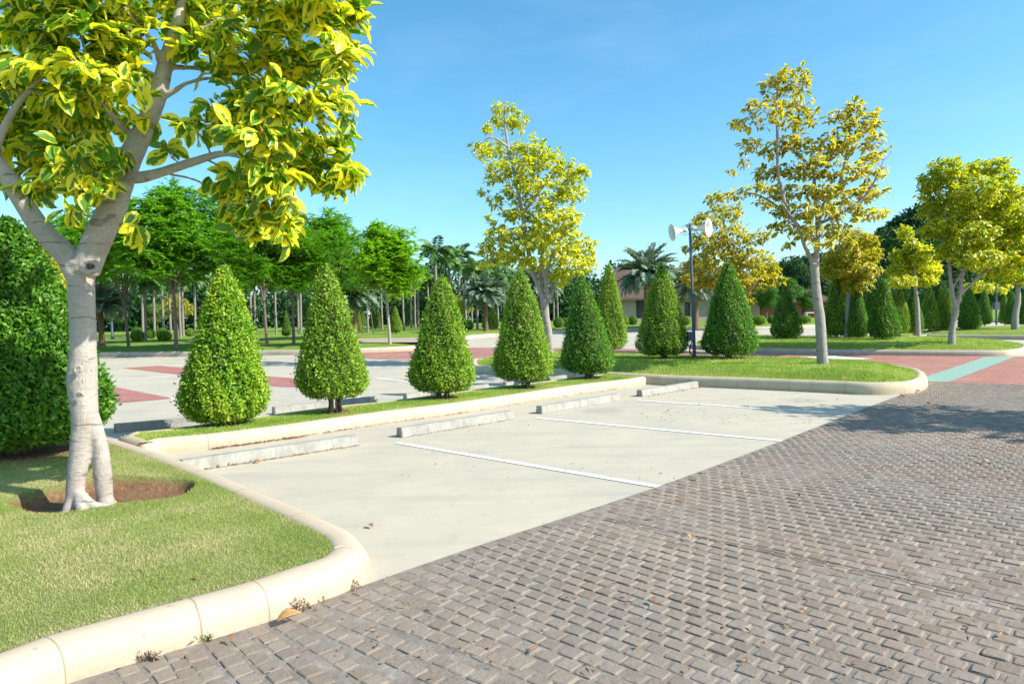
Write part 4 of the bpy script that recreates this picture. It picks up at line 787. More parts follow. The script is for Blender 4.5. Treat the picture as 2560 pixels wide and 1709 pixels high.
# --- tree standing outside the view to the right whose shade falls across the pavers
Sh = Vector((10.4, 7.2, .1)); copy_thing(treeR, Sh, 'fig tree beyond the right edge shading the paver road', 2.1, (1.35, 1.15, .82))
mb = MB(); mb  # its planting bed
bed = island('bed', [(Sh.x+1.5*math.cos(a), Sh.y+1.5*math.sin(a)) for a in np.linspace(0, 2*math.pi, 12, endpoint=False)], 'kerb', z_world=True, mound=.02, g=.3)

# --- feathery green trees of the park
def feather_tree(Ht, R, seed, mat, n_sp=780, trunk=.105, fork=.33, name='poinciana_tree'):
    rng = np.random.default_rng(seed); root = empty(name, (0, 0, 0), 'x', 'tree'); mb = MB(); nodes = []
    zf = Ht*fork; lean = rng.normal(0, .15, 2)
    limbs = [([(0, 0, -.1), (lean[0]*.5, lean[1]*.5, zf*.5), (lean[0], lean[1], zf)], [trunk, trunk*.8, trunk*.75])]
    for k in range(6):
        a = k*6.283/6+rng.uniform(-.4, .4); r = R*rng.uniform(.35, .8); z = Ht*rng.uniform(.68, .9)
        limbs.append(([(lean[0], lean[1], zf*rng.uniform(.85, 1)), (lean[0]+r*.3*math.cos(a), lean[1]+r*.3*math.sin(a), zf+(z-zf)*.4), (r*.75*math.cos(a), r*.75*math.sin(a), zf+(z-zf)*.75), (r*math.cos(a), r*math.sin(a), z)], [trunk*.55, trunk*.4, trunk*.25, trunk*.1]))
    for p, r in limbs:
        tube(mb, p, r, 9, sm=5, wob=.05, rng=rng); Q = smooth_path(p, 4); rr = np.interp(np.linspace(0, 1, len(Q)), np.linspace(0, 1, len(r)), r); nodes += [[*a, b] for a, b in list(zip(Q, rr))[5:]]
    mb.build('trunk', M['bark_dk'] if mat != 'feather_b' else M['bark'], root)
    T = []
    for b in range(34):
        a = rng.uniform(0, 6.283); hz_ = rng.uniform(0, 1); z = Ht*(.45+.43*hz_); rr = R*(.85*math.sin(math.pi*(.22+.72*hz_)))*rng.random()**.4; br = R*rng.uniform(.22, .40)
        d = rdir(rng, n_sp//34);  T.append(np.array([rr*math.cos(a), rr*math.sin(a), z])+d*br*(.4+.6*rng.random((len(d), 1))))
    T = np.concatenate(T); tw = connect(nodes, T[::3], rng); tb = MB()
    for p, r in tw: tube(tb, p, r, 4, sm=1, cap=False)
    tb.build('branches', M['bark_dk'], root)
    fr, nl = 6, 8; idx = np.repeat(np.arange(len(T)), fr); n = len(idx); th = rng.uniform(0, 6.283, n); fl = rng.uniform(.35, .65, n)
    D = nrm(np.c_[np.cos(th), np.sin(th), rng.normal(.05, .45, n)]); s = np.tile(np.linspace(.15, 1, nl), n); I = np.repeat(np.arange(n), nl)
    base = T[idx][I]+D[I]*(fl[I]*s)[:, None]; base[:, 2] -= .16*fl[I]*s*s
    side = np.cross(D, [0, 0, 1.])[I]; sg = np.where(rng.random(len(I)) < .5, 1, -1)[:, None]
    ax = nrm(side*sg+D[I]*.5+rng.normal(0, .15, side.shape)); up = nrm(np.c_[rng.normal(0, .45, (len(I), 2)), np.ones(len(I))]-np.array(LDIR)*.5); L = .17*(1.15-.5*s)*rng.uniform(.7, 1.2, len(I))
    mb = MB(); leaves(mb, base-ax*L[:, None]*.3, ax, up, L*1.3, L*.6, T_SML, 0, rnd=np.clip(rng.normal(.5, .16, len(I))+(.3*(T[:, 2]-T[:, 2].mean())/Ht)[idx][I], 0, 1)); mb.build('crown', M[mat], root)
    return root
gT = 'feathery green trees along the rear lawn'
ft = [feather_tree(9.2, 3.6, 41, 'feather'), feather_tree(8.4, 3.2, 42, 'feather'), feather_tree(8.6, 3.4, 43, 'feather')]
spots = [(441, 868, 440, 1, 0, 'feathery green tree with a slanting trunk, tallest over the rear lawn'), (322, 866, 490, 0, 1, 'feathery green tree directly right of the foreground trunk'), (668, 863, 500, 2, 2, 'feathery tree with pale forked limbs between the first two cone shrubs'),
         (735, 858, 505, 1, 3, 'feathery tree just left of the twiggy cone shrub'), (560, 850, 470, 0, 4, 'feathery tree hidden behind the brightest cone shrub'), (830, 846, 515, 2, 5, 'feathery tree behind the twiggy cone shrub'), (180, 860, 520, 1, 6, 'feathery tree hidden behind the foreground trunk'), (60, 862, 560, 2, 7, 'feathery tree behind the huge foreground cone shrub')]
used = set()
for u, v, vt, pi, k, lab in spots:
    b = G(u, v, .36); Ht = ht(u, vt, b); s = Ht/(9.2, 8.4, 8.6)[pi]
    if pi not in used: o = ft[pi]; o.location = b; o.scale = (s, s, s); o.rotation_euler = (0, 0, k*1.1); tag(o, lab, 'tree', gT); used.add(pi)
    else: copy_thing(ft[pi], b, lab, k*1.1, s, gT)
b = G(975, 856, .36); o = feather_tree(6.0, 2.0, 47, 'feather_b', 680, .09, .36); o.location = b; s = ht(975, 545, b)/6.0; o.scale = (s*.95, s*.95, s); tag(o, 'vivid lime-green feathery tree with a short pale trunk', 'tree', gT)

# --- generic leafy trees
def leafy(Ht, R, seed, mat, n=9000, leaf=.16, zc=.62, name='leafy_tree', trunk=.12, lobes=14, flat=.75, bm='bark_dk', z0=None):
    rng = np.random.default_rng(seed); root = empty(name, (0, 0, 0), 'x', 'tree'); mb = MB()
    tube(mb, [(0, 0, -.2), (rng.normal(0, .08), 0, Ht*.3), (rng.normal(0, .12), rng.normal(0, .1), Ht*.75)], [trunk, trunk*.7, trunk*.3], 8, sm=4)
    for k in range(4): a = k*1.57+rng.uniform(0, 1); tube(mb, [(0, 0, Ht*.3), (R*.3*math.cos(a), R*.3*math.sin(a), Ht*.5), (R*.6*math.cos(a), R*.6*math.sin(a), Ht*.68)], [trunk*.5, trunk*.35, trunk*.15], 6, sm=3)
    mb.build('trunk', M[bm], root); B = []
    for k in range(lobes):
        d = rdir(rng, 1)[0]; c = np.array([0, 0, Ht*zc])+d*np.array([R*.65, R*.65, Ht*(1-zc)*.72])*rng.random()**.4; r = R*rng.uniform(.28, .46); B.append((c, r))
    P_, O_ = [], []
    for c, r in B:
        k = n//lobes; d = rdir(rng, k); rr = r*(.55+.5*rng.random((k, 1))**.5); P_.append(c+d*rr*np.array([1, 1, flat])); O_.append(d)
    Pn = np.concatenate(P_); O = np.concatenate(O_); k = len(Pn); L = leaf*rng.uniform(.6, 1.4, k)
    mb = MB(); leaves(mb, Pn, nrm(O*.5+rdir(rng, k)+np.array([0, 0, -.15])), nrm(O+np.array([0, 0, .5])+rdir(rng, k)*.5), L, L*.55, T_SML, 0, rnd=np.clip(rng.normal(.5, .2, k), 0, 1)); mb.build('crown', M[mat], root); return root
lt = {'dark': leafy(7, 2.6, 51, 'dark', 12000, .2), 'green': leafy(4.6, 1.8, 52, 'green', 9000, .15, .68), 'pale': leafy(6, 2.6, 53, 'pale', 10000, .17), 'yellow': leafy(6, 2.4, 54, 'yellowbg', 9000, .22)}
dims = {'dark': (7, 2.6), 'green': (4.6, 1.8), 'pale': (6, 2.6), 'yellow': (6, 2.4)}; used = set()
gs = {'dark': 'dark trees behind the far bays', 'green': 'small green trees near the brick building', 'pale': 'pale trees at the back of the park', 'yellow': 'yellow trees at the back of the park'}
lts = [('dark', 1985, 800, 640, 70, 'dark dense tree left of the tall thin tree trunk'), ('dark', 2040, 800, 655, 76, 'dark tree behind the tall thin tree trunk'), ('dark', 2215, 800, 690, 66, 'dark tree below the wooded hill'), ('dark', 2350, 800, 690, 70, 'dark tree behind the small yellow tree'), ('dark', 2480, 798, 680, 74, 'dark tree behind the distant lamp post'), ('dark', 1900, 800, 665, 72, 'dark tree behind the golden fig tree'), ('dark', 1080, 820, 690, 70, 'dark tree in the gap left of the royal palms'), ('dark', 870, 830, 640, 62, 'dark tree behind the lime-green tree'),
       ('green', 1918, 811, 705, 58, 'small green tree with a thin pale trunk in front of the brick wall'), ('green', 1965, 806, 690, 60, 'rounded green tree above the lone far cone shrub'), ('green', 2018, 804, 722, 61, 'small green tree with drooping leaves beside the white bench'), ('green', 1890, 806, 735, 62, 'small green tree left of the brick wall'),
       ('pale', 283, 838, 735, 60, 'pale weeping tree right of the foreground trunk'), ('pale', 395, 836, 745, 66, 'pale tree with a thick white trunk far in the park'), ('pale', 780, 832, 735, 64, 'pale tree behind the twiggy cone shrub'),
       ('yellow', 445, 834, 725, 62, 'yellow tree glowing between the left park trunks'), ('yellow', 1150, 824, 730, 60, 'yellow tree left of the royal palm trunks'), ('yellow', 40, 850, 545, 26, 'yellow-green tree above the huge foreground cone shrub'), ('yellow', 560, 830, 730, 66, 'yellow tree behind the brightest cone shrub'), ('yellow', 250, 838, 720, 70, 'yellow tree at the far left of the park')]
for i, (k, u, v, vt, Y, lab) in enumerate(lts):
    b = P(u, v, Y); b.z = min(b.z, H(Y)+.36) if Y > 40 else H(Y)+.2; Ht = EYE+ray(u, vt).z*Y-b.z; s = Ht/dims[k][0]
    if k not in used: o = lt[k]; o.location = b; o.scale = (s, s, s); tag(o, lab, 'tree', gs[k]); used.add(k)
    else: copy_thing(lt[k], b, lab, i*1.7, s, gs[k])

# --- palms
def palm(Ht, seed, date=False, nf=16, fl=1.5, tr=.09, name='royal_palm'):
    rng = np.random.default_rng(seed); root = empty(name, (0, 0, 0), 'x', 'palm'); mb = MB()
    hgt = Ht if not date else Ht*.9
    rs = [tr*1.5, tr, tr*.95, tr*.9, tr*.8]; tube(mb, [(0, 0, -.3), (0, 0, .3), (.03, 0, hgt*.5), (.02, .03, hgt*.8), (0, 0, hgt)], rs, 10, sm=6, wob=.10 if date else .02, rng=rng)
    mb.build('trunk', M['date_bark'] if date else M['palm_bark'], root)
    if not date:
        cs = MB(); tube(cs, [(0, 0, hgt-.5), (0, 0, hgt-.2), (0, 0, hgt+.15)], [tr*.95, tr*1.1, tr*.5], 10, sm=3); cs.build('crownshaft', M['palm'], root)
    lb = MB(); nl = 44 if date else 30
    for k in range(nf):
        a = k*2.399+rng.uniform(-.2, .2); e = (rng.uniform(-.5, 1.35) if date else rng.uniform(-.35, 1.2)); L = fl*rng.uniform(.85, 1.1); pts = []
        for s in np.linspace(0, 1, 9):
            ee = e-(1.15 if date else 1.7)*s*s*(1.1-.4*math.sin(max(e, 0))); pts.append(ee)
        p = np.array([0, 0, hgt]); Q = [p.copy()]; hd = np.array([math.cos(a), math.sin(a), 0])
        for ee in pts[1:]: p = p+(hd*math.cos(ee)+np.array([0, 0, math.sin(ee)]))*L/8; Q.append(p.copy())
        Q = np.array(Q); tube(lb, Q, [.018, .006], 4, sm=1, cap=False, rnd=.9)
        s = np.linspace(.12, 1, nl); q = np.stack([np.interp(s*8, np.arange(9), Q[:, i]) for i in range(3)], 1); t = nrm(np.gradient(q, axis=0)); sd = nrm(np.cross(t, [0, 0, 1.])+1e-6)
        for sg in (1, -1):
            ax = nrm(sd*sg*(.8 if not date else .75)+t*.65+np.array([0, 0, -.55 if not date else .12])+rng.normal(0, .12, q.shape)); LL = (fl*.30 if not date else fl*.2)*np.sin(np.clip(s*.9+.15, 0, 1)*math.pi)**.5*rng.uniform(.8, 1.1, nl)
            leaves(lb, q, ax, nrm(np.cross(t, ax)*sg+np.array([0, 0, .3])), LL, .06 if not date else .06, T_SML, 0, rnd=np.clip(rng.normal(.5+.25*e, .15, nl), 0, 1))
    lb.build('fronds', M['date'] if date else M['palm'], root); return root
pr = [palm(4.4, 61), palm(4.4, 62, nf=18), palm(4.4, 63, nf=14)]; used = set()
pl = [(1094, 826, 628, 50), (1127, 824, 655, 54), (1165, 820, 668, 58), (1194, 826, 672, 52), (1213, 818, 676, 60), (1246, 820, 690, 58), (1262, 818, 700, 62), (1233, 817, 660, 66), (1150, 818, 640, 66), (1180, 816, 690, 70), (1362, 815, 700, 60), (1385, 814, 705, 64), (1395, 814, 690, 66),
      (365, 853, 700, 42), (358, 843, 690, 52), (387, 844, 700, 52), (452, 847, 690, 48), (459, 842, 700, 54), (428, 842, 695, 58), (489, 842, 690, 54), (691, 836, 700, 54), (747, 836, 700, 52), (753, 832, 690, 58), (920, 834, 700, 50), (956, 823, 700, 58), (1010, 826, 690, 54), (1029, 821, 690, 60), (1038, 817, 690, 64), (1046, 816, 680, 68), (630, 838, 700, 56), (640, 836, 710, 60), (780, 832, 700, 62), (520, 838, 700, 58), (1105, 818, 700, 66), (1072, 820, 690, 62), (1300, 816, 690, 64), (410, 840, 700, 60), (590, 836, 700, 64)]
ordw = ['first', 'second', 'third', 'fourth', 'fifth', 'sixth', 'seventh', 'eighth', 'ninth', 'tenth', 'eleventh', 'twelfth', 'thirteenth', 'fourteenth', 'fifteenth', 'sixteenth', 'seventeenth', 'eighteenth', 'nineteenth', 'twentieth']
pl.sort(); nl_ = [p for p in pl if p[0] < 700]; nm_ = [p for p in pl if 700 <= p[0] < 1060]; nr_ = [p for p in pl if p[0] >= 1060]
for i, (u, v, vt, Y) in enumerate(pl):
    b = P(u, v, Y); b.z = min(b.z, H(Y)+.36); Ht = EYE+ray(u, vt).z*Y-b.z
    if u < 700: lab = f'slim pale palm trunk under the feathery trees, {ordw[nl_.index((u, v, vt, Y))]} from the left'
    elif u < 1060: lab = f'slim pale palm behind the lime-green tree, {ordw[nm_.index((u, v, vt, Y))]} from its left'
    else: lab = f'royal palm with drooping fronds in the central grove, {ordw[nr_.index((u, v, vt, Y))]} from the left'
    g = 'slim palms of the park grove'; s = Ht/4.4; pi = i % 3
    if pi not in used: o = pr[pi]; o.location = b; o.scale = (s, s, s); tag(o, lab, 'palm', g); used.add(pi)
    else: copy_thing(pr[pi], b, lab, i*.9, s, g)
dp = palm(4.0, 71, True, 90, 2.5, .2, 'date_palm'); dd = [(1617, 816, 687, 46, 1.0, 'big silvery date palm in front of the tan house'), (1740, 818, 712, 47, .9, 'silvery date palm half hidden behind the loudspeaker post'), (255, 858, 760, 36, .75, 'stout date palm right of the foreground trunk'), (888, 842, 740, 42, .85, 'dark date palm left of the lime-green tree'), (1215, 826, 735, 46, .85, 'low date palm between the royal palm trunks'), (1345, 822, 720, 50, .9, 'date palm behind the fork of the leaning yellow tree')]
for i, (u, v, vc, Y, s, lab) in enumerate(dd):
    b = P(u, v, Y); b.z = min(b.z, H(Y)+.36); hc = (EYE+ray(u, vc).z*Y-b.z); sc = (s, s, hc/3.6)
    if i == 0: dp.location = b; dp.scale = sc; tag(dp, lab, 'palm', 'date palms of the park')
    else: copy_thing(dp, b, lab, i*1.3, sc, 'date palms of the park')

# --- round shrubs
def ball(seed, mat, n=3500):
    rng = np.random.default_rng(seed); d = rdir(rng, n); d = d[d[:, 2] > -.75]; n = len(d); r = 1-.12*rng.random((n, 1))+.04*np.sin(d[:, :1]*9); mb = MB()
    leaves(mb, d*r+np.array([0, 0, .8]), nrm(d*.4+rdir(rng, n)), nrm(d+.5*rdir(rng, n)), .13*rng.uniform(.6, 1.3, n), .075, T_SML, 0, rnd=np.clip(rng.normal(.5, .2, n), 0, 1))
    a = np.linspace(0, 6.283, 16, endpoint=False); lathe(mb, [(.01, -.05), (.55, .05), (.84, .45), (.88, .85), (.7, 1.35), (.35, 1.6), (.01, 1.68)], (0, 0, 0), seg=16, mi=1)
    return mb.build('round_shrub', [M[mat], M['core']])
b1, b2 = ball(81, 'cone_b'), ball(82, 'cone_c'); used = set()
sh = [(345, 852, 17, 15, 0, 'round shrub nearest the second feathery trunk'), (411, 851, 17, 14, 0, 'round shrub on the rear lawn left of the slanting trunk'), (377, 845, 12, 12, 1, 'darker round shrub between the two sunlit ones'), (405, 840, 15, 11, 1, 'shaded round shrub behind a sunlit one'), (475, 840, 11, 11, 0, 'small round shrub right of the slanting trunk'), (346, 838, 15, 12, 1, 'shaded round shrub at the back left of the lawn'), (612, 842, 14, 14, 1, 'dark round shrub right of the brightest cone shrub'), (1168, 824, 16, 14, 1, 'dark round shrub under the royal palms'),
      (1563, 812, 10, 12, 0, 'half hidden clipped shrub left of the house window'), (1582, 811, 12, 12, 1, 'dark clipped shrub under the house window'), (1715, 812, 11, 12, 0, 'clipped shrub left of the loudspeaker post'), (1397, 818, 13, 14, 1, 'clipped dark shrub right of the leaning tree trunk'), (1414, 817, 11, 13, 1, 'clipped shrub behind the dark strip cone'), (1898, 810, 17, 12, 0, 'wide clipped shrub left of the thin white trunk'), (1929, 808, 10, 11, 1, 'clipped shrub right of the thin white trunk'), (2014, 806, 14, 10, 0, 'clipped shrub beside the white bench')]
for i, (u, v, rx, ry, pi, lab) in enumerate(sh):
    b = G(u, v, .34); s = (rx/F*b.y, rx/F*b.y, ry/F*b.y); g = 'round clipped shrubs'
    if pi not in used: o = (b1, b2)[pi]; o.location = b; o.scale = s; tag(o, lab, 'shrub', g); used.add(pi)
    else: c = copy_thing((b1, b2)[pi], b, lab, i, s, g)

# --- distant wood belt and hill
def leafmass(name, pts, nrmv, leaf, mat, seed, label):
    rng = np.random.default_rng(seed); n = len(pts); mb = MB(); L = leaf*rng.uniform(.6, 1.4, n)
    leaves(mb, pts, nrm(nrmv*.4+rdir(rng, n)), nrm(nrmv+np.array([0, 0, .4])+.5*rdir(rng, n)), L, L*.6, T_SML, 0, rnd=np.clip(rng.normal(.45, .2, n), 0, 1)); o = mb.build(name, M[mat]); tag(o, label, 'woodland', kind='stuff')
rng = np.random.default_rng(90); Cs = []
for k in range(260):
    x = rng.uniform(-75, 22); y = rng.uniform(82, 104); Cs.append((x, y, H(y)+rng.uniform(0, 5.5), rng.uniform(1.8, 3.0)))
for k in range(90):
    x = rng.uniform(24, 100); y = rng.uniform(92, 110); Cs.append((x, y, H(y)+rng.uniform(0, 3.5), rng.uniform(1.6, 2.8)))
Cs = np.array(Cs); idx = rng.integers(0, len(Cs), 110000); d = rdir(rng, 110000); leafmass('woodland', Cs[idx, :3]+d*Cs[idx, 3:]*(.7+.35*rng.random((110000, 1))), d, .55, 'dark', 91, 'dark belt of distant trees behind the park')
HX = np.linspace(60, 420, 60); HYd = np.linspace(190, 420, 40)
def hillz(x, y):
    u = IW/2+F*x/np.maximum(y, 1); v = np.interp(u, [1750, 1900, 2000, 2100, 2184, 2256, 2330, 2450, 2600, 2900], [760, 700, 675, 640, 600, 562, 535, 505, 490, 520])
    z = EYE+(808-.0244*(u-1280)-v)/F*290
    s = np.clip((y-190)/100, 0, 1); s = s*s*(3-2*s); return H(130)-1+(z-H(130))*s+2.0*np.sin(x*.11+y*.07)*s+1.3*np.sin(x*.23)*s
gx, gy = np.meshgrid(HX, HYd); gz = hillz(gx, gy); mb = MB(); i = np.arange(39)[:, None]*60; j = np.arange(59)[None]
mb.add(np.stack([gx, gy, gz], -1).reshape(-1, 3), np.stack([i+j, i+j+1, i+61+j, i+60+j], -1).reshape(-1, 4), 0); ho = mb.build('hill', M['core']); tag(ho, kind='structure')
n = 90000; x = rng.uniform(90, 330, n); y = rng.uniform(195, 330, n); ok = (IW/2+F*x/y > 1800) & (IW/2+F*x/y < 2950); x, y = x[ok], y[ok]; n = len(x)
lump = 2.6*np.abs(np.sin(x*.55)*np.sin(y*.5+x*.2))+1.2*np.abs(np.sin(x*1.3+y)); pz = hillz(x, y)+lump*rng.uniform(.5, 1.1, n)
gxn = np.c_[np.cos(x*.55), np.cos(y*.5+x*.2), np.ones(n)*1.2]; leafmass('hillside_wood', np.c_[x, y, pz], nrm(gxn), 1.5, 'dark', 92, 'dark green forest covering the distant hill')

# ------------------------------------------------------------------ buildings
def tilemat():
    mt, n, out = newmat('brown_roof_tile'); br = N(n, 'TexBrick', Scale=3.0); n.links.new(coord(n), br.inputs['Vector']); br.inputs['Mortar Size'].default_value = .03
    br.inputs['Color1'].default_value = (.15, .095, .075, 1); br.inputs['Color2'].default_value = (.11, .08, .07, 1); br.inputs['Mortar'].default_value = (.07, .05, .045, 1); bsdf(n, out, br.outputs[0], .85, .2); return mt
M['tile'] = tilemat(); M['tan'] = simple('tan_render', (.36, .31, .25), .9, .1, .06, 2); M['glass'] = simple('dark_glass', (.03, .04, .06), .15, .6, .1, 2, bump=0); M['wframe'] = simple('dark_window_frame', (.03, .03, .03), .5)
mt, n_, out_ = newmat('orange_brick'); br = N(n_, 'TexBrick', Scale=3.0); n_.links.new(coord(n_), br.inputs['Vector']); br.inputs['Color1'].default_value = (.55, .15, .06, 1); br.inputs['Color2'].default_value = (.42, .11, .05, 1); br.inputs['Mortar'].default_value = (.25, .1, .06, 1); bsdf(n_, out_, br.outputs[0], .8, .2); M['brick'] = mt
def house(name, u0, u1, Y, vb, veave, vridge, wallm, label, wins, dep=8, ov=.7, hip=.12, roofu=None):
    A, B = P(u0, vb, Y), P(u1, vb, Y); z0 = H(Y)-.2; ze = EYE+ray((u0+u1)/2, veave).z*Y; zr = EYE+ray((u0+u1)/2, vridge).z*(Y+dep/2); W_ = B.x-A.x
    root = empty(name, (A.x, Y, z0), label, 'building'); h = ze-z0; mb = MB()
    # front wall with window openings, side and rear walls
    ws = sorted((P(a, 800, Y).x-A.x, P(b, 800, Y).x-A.x, EYE+ray(a, c).z*Y-z0, EYE+ray(a, d).z*Y-z0) for a, b, c, d in wins); x = 0
    for (a, b, zt, zb_) in ws:
        box(mb, (x, 0, 0), (a, .25, h)); box(mb, (a, 0, 0), (b, .25, zb_)); box(mb, (a, 0, zt), (b, .25, h)); x = b
    box(mb, (x, 0, 0), (W_, .25, h)); box(mb, (0, .25, 0), (.25, dep, h)); box(mb, (W_-.25, .25, 0), (W_, dep, h)); box(mb, (.25, dep-.25, 0), (W_-.25, dep, h)); mb.build('wall', M[wallm], root)
    rb = MB(); zR = zr-z0; k = W_*hip
    V = [(-ov, -ov, h-.02), (W_+ov, -ov, h-.02), (W_+ov, dep+ov, h-.02), (-ov, dep+ov, h-.02), (k, dep/2, zR), (W_-k, dep/2, zR), (-ov, -ov, h-.2), (W_+ov, -ov, h-.2), (W_+ov, dep+ov, h-.2), (-ov, dep+ov, h-.2)]
    rb.add(V, [[0, 1, 5, 4], [2, 3, 4, 5], [6, 7, 1, 0], [7, 8, 2, 1], [8, 9, 3, 2], [9, 6, 0, 3], [9, 8, 7, 6]], 0, smooth=False); rb.add(V, [[3, 0, 4], [1, 2, 5]], 0, smooth=False); rb.build('roof', M['tile'], root)
    for (a, b, zt, zb_) in ws:
        f = MB(); t = .09; box(f, (a, .06, zb_), (a+t, .2, zt)); box(f, (b-t, .06, zb_), (b, .2, zt)); box(f, (a+t, .06, zt-t), (b-t, .2, zt)); box(f, (a+t, .06, zb_), (b-t, .2, zb_+t)); zm = zb_+(zt-zb_)*.38; box(f, (a+t, .06, zm), (b-t, .2, zm+t)); fo = f.build('window', M['wframe'], root)
        g = MB(); box(g, (a+t, .12, zb_+t), (b-t, .15, zm)); box(g, (a+t, .12, zm+t), (b-t, .15, zt-t)); g.build('pane', M['glass'], fo)
    return root
house('house', 1545, 1900, 60, 812, 742, 668, 'tan', 'low tan house with a brown tiled roof behind the date palms', [(1591, 1611, 748, 795), (1712, 1726, 755, 790), (1800, 1818, 755, 790)], hip=.03)
house('brick_house', 1905, 2060, 66, 800, 752, 712, 'brick', 'orange brick building with a tiled roof beyond the far bays', [(2005, 2012, 762, 785), (1940, 1950, 764, 784)])
# white bench beside the brick building
bz = G(2029, 806, .3); r = empty('bench', bz, 'small white bench beside the clipped shrub at the brick building', 'bench'); f = MB(); box(f, (-.45, -.2, .68), (.45, .2, .74)); f.build('seat', M['whitep'], r)
for x in (-.38, .38): f = MB(); box(f, (x-.04, -.16, 0), (x+.04, .16, .68)); f.build('leg', M['whitep'], r)
# stakes of the sapling
sb = G(920, 834, .34)
for k, (dx_, lab) in enumerate(((-.35, 'wooden stake left of the staked palm trunk'), (.3, 'wooden stake right of the staked palm trunk'))):
    f = MB(); tube(f, [(dx_+.12*k, 0, -.1), (dx_, .03, .75), (dx_*.8, 0, 1.5)], [.045, .04, .035], 6, sm=2); o = f.build('stake', M['bark_dk']); o.location = sb; tag(o, lab, 'stake', 'stakes of the park sapling')
# distant lamp post
lp = G(2491, 812, .25); r = empty('lamp_post', lp, 'thin dark lamp post far off among the right-hand cone shrubs', 'lamp post'); hL = ht(2489, 700, lp); f = MB(); tube(f, [(0, 0, 0), (0, 0, hL)], [.05, .035], 8, sm=1); f.build('pole', M['post'], r)
f = MB(); box(f, (-.12, -.1, .85), (.12, .1, 1.25)); f.build('control_box', M['post'], r); f = MB(); lathe(f, [(.05, hL), (.18, hL+.05), (.2, hL+.2), (.08, hL+.3), (.001, hL+.32)], (0, 0, 0), seg=14); f.build('lamp', M['whitep'], r)
lp2 = G(281, 848, .3); r = empty('lamp_post', lp2, 'short dark bollard lamp beyond the rear lawn at left', 'lamp post'); f = MB(); tube(f, [(0, 0, 0), (0, 0, .3), (0, 0, 2.0)], [.16, .09, .05], 8, sm=1); f.build('pole', M['post'], r)
# kerb drains
for u, v, w_, lab in ((1907, 819, .5, 'dark gutter inlet in the far kerb left of the lone far cone'), (1382, 832, .5, 'dark gutter inlet in the kerb beside the leaning tree'), (1022, 858, .5, 'small grey gutter inlet on the pale path near the lime-green tree')):
    b = G(u, v, .02); f = MB(); box(f, (-w_, -.12, .0), (w_, .2, .13)); box(f, (-w_-.06, -.16, .13), (w_+.06, .2, .19)); o = f.build('gutter_inlet', M['wound']); o.location = b; tag(o, lab, 'gutter inlet', 'gutter inlets')

# ------------------------------------------------------------------ loudspeaker post
YP = PO.y; top = P(1724.5, 560, YP)-PO; r = empty('loudspeaker_post', PO, 'slim grey post with two white horn loudspeakers on the post island', 'loudspeaker post')
q = lambda u, v, dy=0: np.array(P(u, v, YP+dy)-PO)
f = MB(); tube(f, [(0, 0, -.1), top*.5, top], [.042, .037, .034], 16, sm=1); f.build('pole', M['post'], r)
f = MB(); box(f, (-.14, -.14, 0), (.14, .14, .022)); f.build('base_plate', M['post'], r)
f = MB(); a = q(1719, 829, -.02); b_ = q(1733, 851, -.02); box(f, (a[0], -.09, b_[2]), (b_[0], .05, a[2])); f.build('junction_box', M['post'], r)
f = MB(); tube(f, [q(1731, 852, -.04), q(1727, 860, -.04), q(1724, 875, -.04), q(1727, 885, -.04), q(1735, 887, -.02)], [.016]*5, 8, sm=4); f.build('conduit', M['black'], r)
def horn(name_, back_, mouth, Rm):
    back_, mouth = Vector(back_), Vector(mouth); d = (mouth-back_); L = d.length; R3 = d.to_track_quat('Z', 'Y').to_matrix(); f = MB()
    pr_ = [(.001, -.02), (.045, -.015), (.055, .02), (.055, .08), (.035, .09), (.05, .12), (.07, .22), (.10, .32), (.15, .40), (Rm*.95, L-.01), (Rm, L), (Rm*.93, L-.005), (.145, L*.86), (.09, L*.66), (.05, L*.45), (.03, L*.4), (.001, L*.4)]
    lathe(f, [(a, min(b, L)) for a, b in pr_], back_, R3, 36); o = f.build('horn', M['horn'], r)
    g = MB(); lathe(g, [(.001, L*.62), (.025, L*.6), (.03, L*.5), (.03, L*.4)], back_, R3, 16); g.build('throat', M['horn'], o)
horn('l', q(1716, 575, 0), q(1680, 581.5, -.06), .215); horn('r', q(1733, 573, 0), q(1772, 569.5, -.26), .23)
f = MB(); tube(f, [q(1704, 566), q(1728, 564)], [.006, .006], 5, sm=1); tube(f, [q(1706, 587), q(1746, 583)], [.006, .006], 5, sm=1); tube(f, [q(1716, 576), q(1733, 573)], [.012, .012], 6, sm=1); f.build('bracket', M['post'], r)
f = MB(); a = q(1732, 733, -.045); box(f, (a[0]-.032, a[1]-.004, a[2]-.045), (a[0]+.032, a[1]+.004, a[2]+.045)); npl = f.build('number_plate', M['black'], r)
tc = bpy.data.curves.new('number', 'FONT'); tc.body = '2'; tc.size = .075; tc.align_x = 'CENTER'; tc.align_y = 'CENTER'; tc.extrude = .0015; to = bpy.data.objects.new('number', tc); COL.objects.link(to); to.parent = npl; dg = bpy.context.evaluated_depsgraph_get(); me = bpy.data.meshes.new_from_object(to.evaluated_get(dg)); bpy.data.objects.remove(to); me.materials.clear(); me.materials.append(M['whitep'])
to = bpy.data.objects.new('number', me); COL.objects.link(to); to.parent = npl; to.location = (a[0], a[1]-.0065, a[2]); to.rotation_euler = (rad(90), 0, 0)

